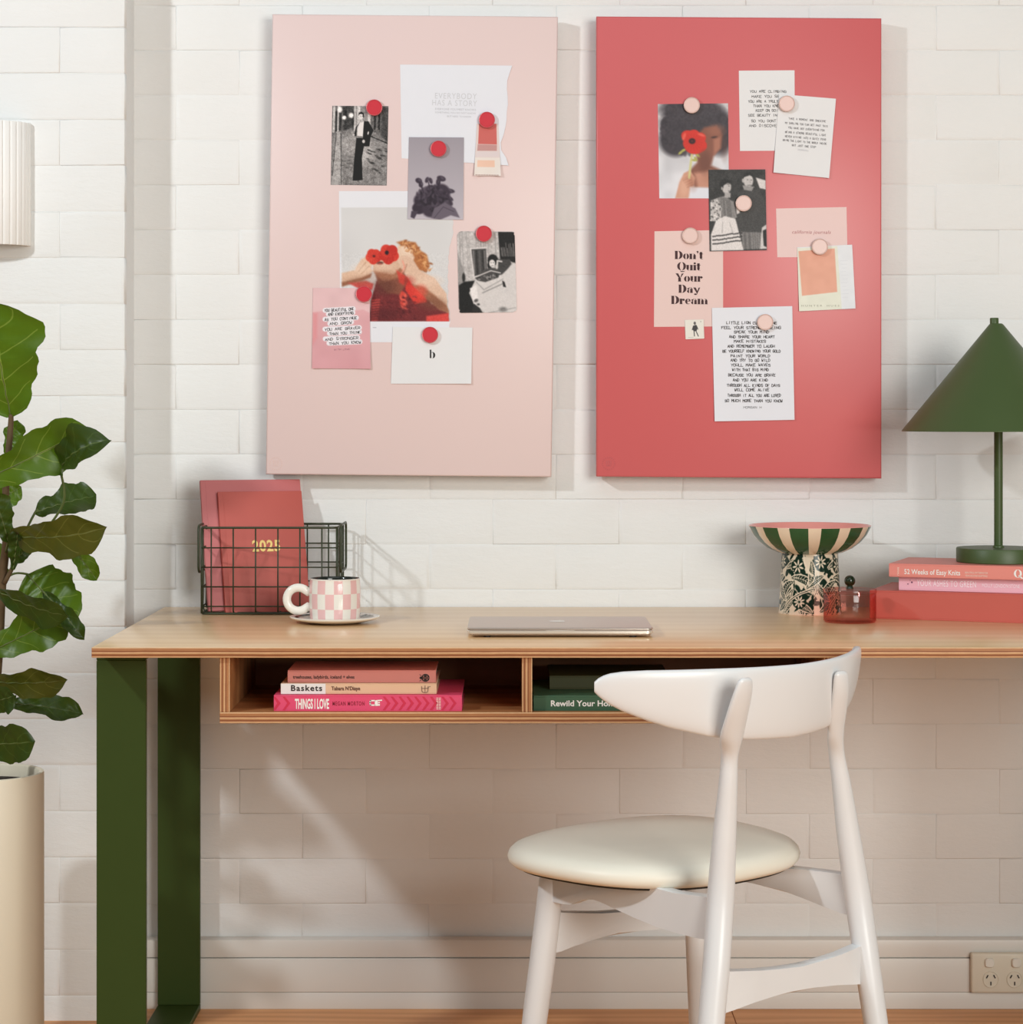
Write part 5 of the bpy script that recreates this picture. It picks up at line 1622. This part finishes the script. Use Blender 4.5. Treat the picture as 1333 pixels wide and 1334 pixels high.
M_LEAF = leaf_mat('fig_leaf_green', (58, 84, 12), (84, 116, 20), (148, 166, 74), (92, 116, 34))
M_LEAFD = leaf_mat('fig_leaf_dark', (32, 50, 14), (48, 70, 20), (78, 104, 46), (66, 88, 28))
M_LEAFB = leaf_mat('fig_leaf_olive', (58, 58, 18), (84, 80, 28), (126, 124, 62), (96, 92, 40))

PROF_U = [0, .04, .12, .25, .4, .55, .7, .82, .92, .98, 1.0]
PROF_W = [.05, .30, .50, .60, .70, .90, 1.0, .95, .68, .32, .0]
lcount = [0]
def leaf(base, tip, hw, roll=0.0, bend=0.0, fold=0.15, wave=1.0, mat=None, stalk=None, round_=False, curl=0.0):
    """base, tip: (px, py, depth offset); hw: half width in px; roll: turn about the midrib, degrees; bend: sag in px"""
    seed = lcount[0]; lcount[0] += 1
    B, T = q3(*base), q3(*tip)
    ax = T - B; L = np.linalg.norm(ax); ax = ax / L
    cam_dir = np.array([0, -1.0, 0])
    n0 = cam_dir - ax * np.dot(cam_dir, ax); n0 /= np.linalg.norm(n0)
    sd = np.cross(n0, ax)
    a = math.radians(roll)
    nn = n0 * math.cos(a) + sd * math.sin(a)
    sv = np.cross(nn, ax)
    s_ = PD / FPX
    W = hw * s_
    nu, nv = 26, 13
    us = np.linspace(0, 1, nu)
    pw = np.interp(us, PROF_U, PROF_W) if not round_ else np.sqrt(np.clip(1 - (2 * us - 1.05) ** 2 / 1.1, 0, 1)) * np.interp(us, [0, .05, .97, 1], [.2, 1, .8, 0])
    # smooth the profile
    for _ in range(2):
        p2 = pw.copy(); p2[1:-1] = (pw[:-2] + 2 * pw[1:-1] + pw[2:]) / 4; pw = p2
    vs, uv = [], []
    for i, u in enumerate(us):
        for j in range(nv):
            v = j / (nv - 1) * 2 - 1
            e = 1 + .07 * math.sin(u * 19 + seed * 2 + (2 if v > 0 else 0)) * abs(v) + .04 * math.sin(u * 41 + seed)
            w_ = W * pw[i] * e
            p = B + ax * (u * L) + sv * (v * w_)
            h = fold * w_ * abs(v) ** 1.4                       # V-fold upward
            h += -bend * s_ * (4 * u * (1 - u)) * -1
            h -= curl * s_ * max(0, u - .7) ** 2 * 11
            h += wave * .0045 * math.sin(u * 15 + seed + (1.7 if v > 0 else 0)) * abs(v) ** 2
            h += .0018 * math.sin(u * 40 + abs(v) * 5) * (1 - abs(v))
            vs.append(p + nn * h); uv.append((u, (v + 1) / 2))
    fs = [[i * nv + j, i * nv + j + 1, (i + 1) * nv + j + 1, (i + 1) * nv + j] for i in range(nu - 1) for j in range(nv - 1)]
    # make faces face the viewer side (nn)
    v0, v1, v2 = np.array(vs[fs[nv][0]]), np.array(vs[fs[nv][1]]), np.array(vs[fs[nv][2]])
    if np.dot(np.cross(v1 - v0, v2 - v0), nn) < 0:
        fs = [f[::-1] for f in fs]
    o = link_mesh('leaf', vs, fs, mat or M_LEAF, plant, smooth=180, uvs=uv)
    mid = [vs[i * nv + nv // 2] for i in range(nu - 1)]
    MB().tube([p - nn * .0004 for p in mid], np.linspace(.0017, .0005, nu - 1), 5).build('midrib', M_STALK, o, smooth=180)
    if stalk is not None:
        sp = [q3(*p) for p in stalk] + [B, B + ax * L * .06]
        MB().tube(bezier(sp, 5), .0021, 6).build('stalk', M_STALK, plant, smooth=180)
    return o
leaf((15, 543, 0), (-10, 392, -.05), 68, roll=12, bend=6, fold=.10, wave=1.4, stalk=[(13, 580, 0)])
leaf((-36, 632, -.06), (116, 558, -.02), 34, roll=-14, bend=10, fold=.30, wave=1.2, stalk=[(6, 700, 0), (-16, 670, -.03)])
leaf((80, 615, -.03), (137, 572, -.10), 28, roll=30, bend=16, fold=.5, wave=1.5, mat=M_LEAFD, stalk=[(52, 702, 0), (83, 655, -.02)], curl=6)
leaf((10, 596, .03), (24, 548, .05), 14, roll=0, fold=.1)
leaf((46, 668, .04), (126, 646, .08), 27, roll=35, bend=4, fold=.2, mat=M_LEAFD, stalk=[(20, 720, .01)])
leaf((14, 697, -.03), (136, 690, -.10), 30, roll=-22, bend=14, fold=.25, mat=M_LEAFB, curl=8, stalk=[(8, 720, 0)])
leaf((80, 694, -.04), (127, 756, -.02), 13, roll=15, bend=5, fold=.35, stalk=[(50, 705, .0), (66, 686, 0)])
leaf((54, 700, .0), (16, 732, -.02), 9, roll=20, fold=.5, mat=M_LEAFD)
leaf((36, 748, .05), (96, 814, .02), 44, roll=8, bend=4, fold=.08, wave=.8, round_=True, stalk=[(4, 755, .02), (20, 747, .03)])
leaf((-14, 762, -.06), (90, 803, -.10), 23, roll=-34, bend=8, fold=.2, mat=M_LEAFD)
leaf((56, 770, -.03), (110, 832, -.06), 12, roll=20, bend=6, fold=.5, mat=M_LEAFD, curl=5)
leaf((-14, 850, -.03), (90, 798, -.04), 32, roll=6, bend=-4, fold=.15, wave=1.0)
leaf((-24, 886, -.02), (88, 886, -.08), 21, roll=-20, bend=8, fold=.25, mat=M_LEAFB)
leaf((4, 916, .02), (109, 930, .03), 17, roll=30, bend=8, fold=.3, mat=M_LEAFD)
leaf((-34, 966, -.05), (45, 966, -.11), 27, roll=-10, bend=8, fold=.1, mat=M_LEAFD)
leaf((-26, 918, -.06), (20, 906, -.09), 19, roll=-10, bend=3, fold=.2, mat=M_LEAFD)
leaf((8, 752, .02), (-10, 708, .03), 17, roll=15, fold=.2)
leaf((-22, 664, .04), (28, 634, .06), 17, roll=-10, fold=.2)
leaf((12, 706, -.02), (-8, 640, -.05), 18, roll=-15, bend=3, fold=.2, mat=M_LEAFD)
leaf((18, 742, -.02), (24, 690, -.05), 11, roll=10, fold=.4, mat=M_LEAFD)
MB().tube(bezier([q3(6, 760), q3(24, 728, .0), q3(50, 704, .0), q3(62, 692, 0)], 5), np.linspace(.0042, .0022, 16), 7).build('branch', M_BARK, plant, smooth=180)
MB().tube(bezier([q3(-4, 850), q3(-20, 780, .04), q3(-30, 700, .05)], 5), np.linspace(.005, .003, 11), 7).build('branch', M_BARK, plant, smooth=180)

# ---------------------------------------------------------------- chair
FW = np.array([-.669, .743, 0]); SD_ = np.array([.743, .669, 0])
ap_, bp_ = at(940, 1334, 3.10), at(1135, 1334, 3.29)
cc = at(860, 1095, 3.443)
chair = empty('dining_chair', (cc[0], cc[1], 0), 'white wooden chair with a curved backrest and cream padded seat at the desk', 'chair')
def post(name, pts, parent, n=20):
    """pts: (px, py, depth, width px, flat)"""
    rings = []
    P = np.array([at(p[0], p[1], p[2]) for p in pts])
    r = np.array([p[3] / 2 * p[2] / FPX for p in pts]); fl = np.array([p[4] if len(p) > 4 else 1.0 for p in pts])
    D = bezier(np.hstack([P, r[:, None], fl[:, None]]), 6)
    a = np.arange(n) * 2 * PI / n
    for row in D:
        rings.append(row[:3] + np.cos(a)[:, None] * SD_ * row[3] * (1.0) + np.sin(a)[:, None] * FW * row[3] * row[4])
    return MB().loft(rings).build(name, M_WHITECHAIR, parent, smooth=60)
def foot(px, py, d, px2, py2, d2):
    """extends the line of two photo points down to the floor"""
    a, b_ = at(px, py, d), at(px2, py2, d2)
    t = a[2] / (a[2] - b_[2])
    p = a + (b_ - a) * t
    dd = p[1] + CAMD
    return (p[0] * FPX / dd + CX, HY + (CAMZ - p[2]) * FPX / dd, dd)
f = foot(939, 1166, 3.15, 926.5, 1334, 3.115)
post('leg', [(971, 883, 3.074, 14, .35), (970.5, 888, 3.076, 26, .45), (967, 905, 3.082, 34, .46), (960.5, 930, 3.094, 38, .48), (953.5, 958, 3.113, 38, .6), (950.5, 984, 3.132, 23, 1), (948.5, 1020, 3.138, 25, 1), (944, 1085, 3.147, 31, 1), (939, 1166, 3.15, 36, 1), (933, 1260, 3.13, 36, 1), (926.5, 1334, 3.115, 35, 1), (f[0], f[1], f[2], 28, 1)], chair)
f = foot(1117, 1166, 3.33, 1141, 1334, 3.30)
post('leg', [(1095, 874, 3.240, 14, .35), (1095.5, 880, 3.242, 25, .45), (1095, 900, 3.250, 29, .5), (1092, 925, 3.264, 30, .5), (1088.5, 956, 3.284, 27, .62), (1090, 982, 3.305, 21, 1), (1096, 1020, 3.315, 25, 1), (1105, 1085, 3.326, 31, 1), (1117, 1166, 3.33, 35, 1), (1129, 1250, 3.315, 34, 1), (1141, 1334, 3.30, 32, 1), (f[0], f[1], f[2], 26, 1)], chair)
f = foot(716, 1170, 3.42, 696, 1334, 3.43)
post('leg', [(720, 1108, 3.42, 22, 1), (718, 1135, 3.42, 29, 1), (716, 1170, 3.42, 33, 1), (708, 1240, 3.423, 34, 1), (696, 1334, 3.43, 33, 1), (f[0], f[1], f[2], 25, 1)], chair)
f = foot(907, 1160, 3.58, 912, 1334, 3.60)
post('leg', [(906, 1118, 3.58, 27, 1), (907, 1160, 3.58, 31, 1), (909, 1240, 3.585, 31, 1), (912, 1334, 3.60, 29, 1), (f[0], f[1], f[2], 24, 1)], chair)
# backrest shell
Mb = np.array([.4045, 3.19 - CAMD, 0])
ab, cb = .278, .1242
us = np.concatenate([[-1.0, -.997, -.985, -.965], np.linspace(-.94, .94, 41), [.965, .985, .997, 1.0]])
rings = []
na = 28
for u in us:
    au = abs(u)
    zb_ = np.interp(au, [0, .3, .5, .7, .8, .9, .95, .98, 1.0], [.661, .6645, .6715, .687, .6985, .7125, .7225, .7310, .7390])
    zt_ = np.interp(au, [0, .5, .8, .9, .95, .98, 1.0], [.7675, .769, .769, .7675, .7645, .7600, .7530])
    th_ = np.interp(au, [0, .8, .95, 1.0], [.0095, .009, .0085, .005])
    ctr = Mb + SD_ * ab * u + FW * cb * u * u
    nrm = FW * ab - SD_ * 2 * cb * u; nrm /= np.linalg.norm(nrm)
    zc, hz = (zb_ + zt_) / 2, (zt_ - zb_) / 2
    a = np.arange(na) * 2 * PI / na
    sg = lambda x, p: np.sign(x) * np.abs(x) ** p
    zz_ = zc + hz * sg(np.sin(a), .8)
    off = th_ * sg(np.cos(a), .55)
    tilt = -(zz_ - .70) * .14
    rings.append(ctr + nrm * (off + tilt)[:, None] + np.array([0, 0, 1.0]) * zz_[:, None])
MB().loft(rings).build('backrest', M_WHITECHAIR, chair, smooth=60)
# padded seat
SCtr = np.array([cc[0], cc[1], 0])
def sring(k, z, n=72, dz=0.0):
    t = np.arange(n) * 2 * PI / n
    cs, sn = np.cos(t), np.sin(t)
    e = 2 / 2.55
    s_ = np.sign(cs) * np.abs(cs) ** e * .222; f_ = np.sign(sn) * np.abs(sn) ** e * .196
    s_ = s_ * (1 + .10 * f_ / .196)
    return SCtr + np.outer(s_ * k, SD_) + np.outer(f_ * k, FW) + np.array([0, 0, 1.0]) * (z + dz * np.abs(s_[:, None] * k / .222) ** 2)
seat = MB().loft([sring(.90, .4335), sring(.965, .4350), sring(.992, .4410), sring(1.0, .4480), sring(.990, .4555), sring(.960, .4620), sring(.90, .4670), sring(.78, .4710), sring(.55, .4725), sring(.25, .4715), sring(.02, .471)])
seat.build('seat', M_CREAM, chair, smooth=180)
MB().loft([sring(.86, .4300), sring(.925, .4302), sring(.935, .4350), sring(.90, .4352)]).build('seat_base', M_DARKPLY, chair, smooth=40)
def rail(name, px_pts, a0, a1, thick):
    """a shaped rail between two legs: photo outline, depth linear from a0=(px, depth) to a1"""
    out = []
    # true plane through both leg axes: solve depth so the points lie on the vertical plane
    A, B_ = at(a0[0], 1150, a0[1]), at(a1[0], 1150, a1[1])
    dr = (B_ - A)[:2]; nrm = np.array([dr[1], -dr[0]]); nrm /= np.linalg.norm(nrm)
    for px, py in px_pts:
        k = (px - CX) / FPX
        # (k d - Ax) n0 + (d - CAMD - Ay) n1 = 0
        d = (A[0] * nrm[0] + (CAMD + A[1]) * nrm[1]) / (k * nrm[0] + nrm[1])
        out.append(at(px, py, d))
    n3 = np.array([nrm[0], nrm[1], 0])
    P = np.array(out)
    m_ = MB()
    c_ = P.mean(0)
    ins = P + (c_ - P) / np.linalg.norm(c_ - P, axis=1)[:, None] * .0025
    h = thick / 2
    m_.loft([ins - n3 * h, P - n3 * (h - .003), P + n3 * (h - .003), ins + n3 * h])
    return m_.build(name, M_WHITECHAIR, chair, smooth=55)
rail('side_rail', [(716, 1114), (760, 1122), (806, 1132), (832, 1140), (846, 1143.5), (855, 1149), (866, 1156), (884, 1161), (906, 1164), (938, 1168), (938, 1224), (915, 1221), (890, 1215), (863, 1207), (832, 1195), (802, 1181), (788, 1174), (778, 1170.5), (766, 1170), (757, 1173.5), (748, 1177), (736, 1176), (726, 1173.5), (716, 1172)], (718, 3.42), (940, 3.15), .021)
rail('side_rail', [(1112, 1139), (1097, 1136), (1061, 1131.5), (1020, 1127), (960, 1120), (908, 1116), (908, 1140), (940, 1142), (984, 1149), (1029, 1161), (1077, 1179), (1102, 1188.5), (1112, 1191)], (1117, 3.33), (907, 3.58), .021)
rail('back_stretcher', [(935, 1263.5), (955, 1263), (985, 1262), (1010, 1259.5), (1040, 1255), (1065, 1249), (1092, 1240.5), (1114, 1231), (1126, 1226), (1126, 1280), (1110, 1280.5), (1086, 1281.5), (1055, 1285.5), (1025, 1291.5), (1000, 1297), (976, 1304.5), (950, 1314), (935, 1319)], (933, 3.135), (1127, 3.32), .019)
rail('front_stretcher', [(712, 1186), (740, 1187), (780, 1187), (820, 1184), (860, 1176), (909, 1162), (909, 1213), (890, 1209), (863, 1208.5), (832, 1211), (802, 1215.5), (780, 1219.5), (761, 1225), (740, 1232), (726, 1238), (712, 1241)], (711, 3.422), (908, 3.583), .019)
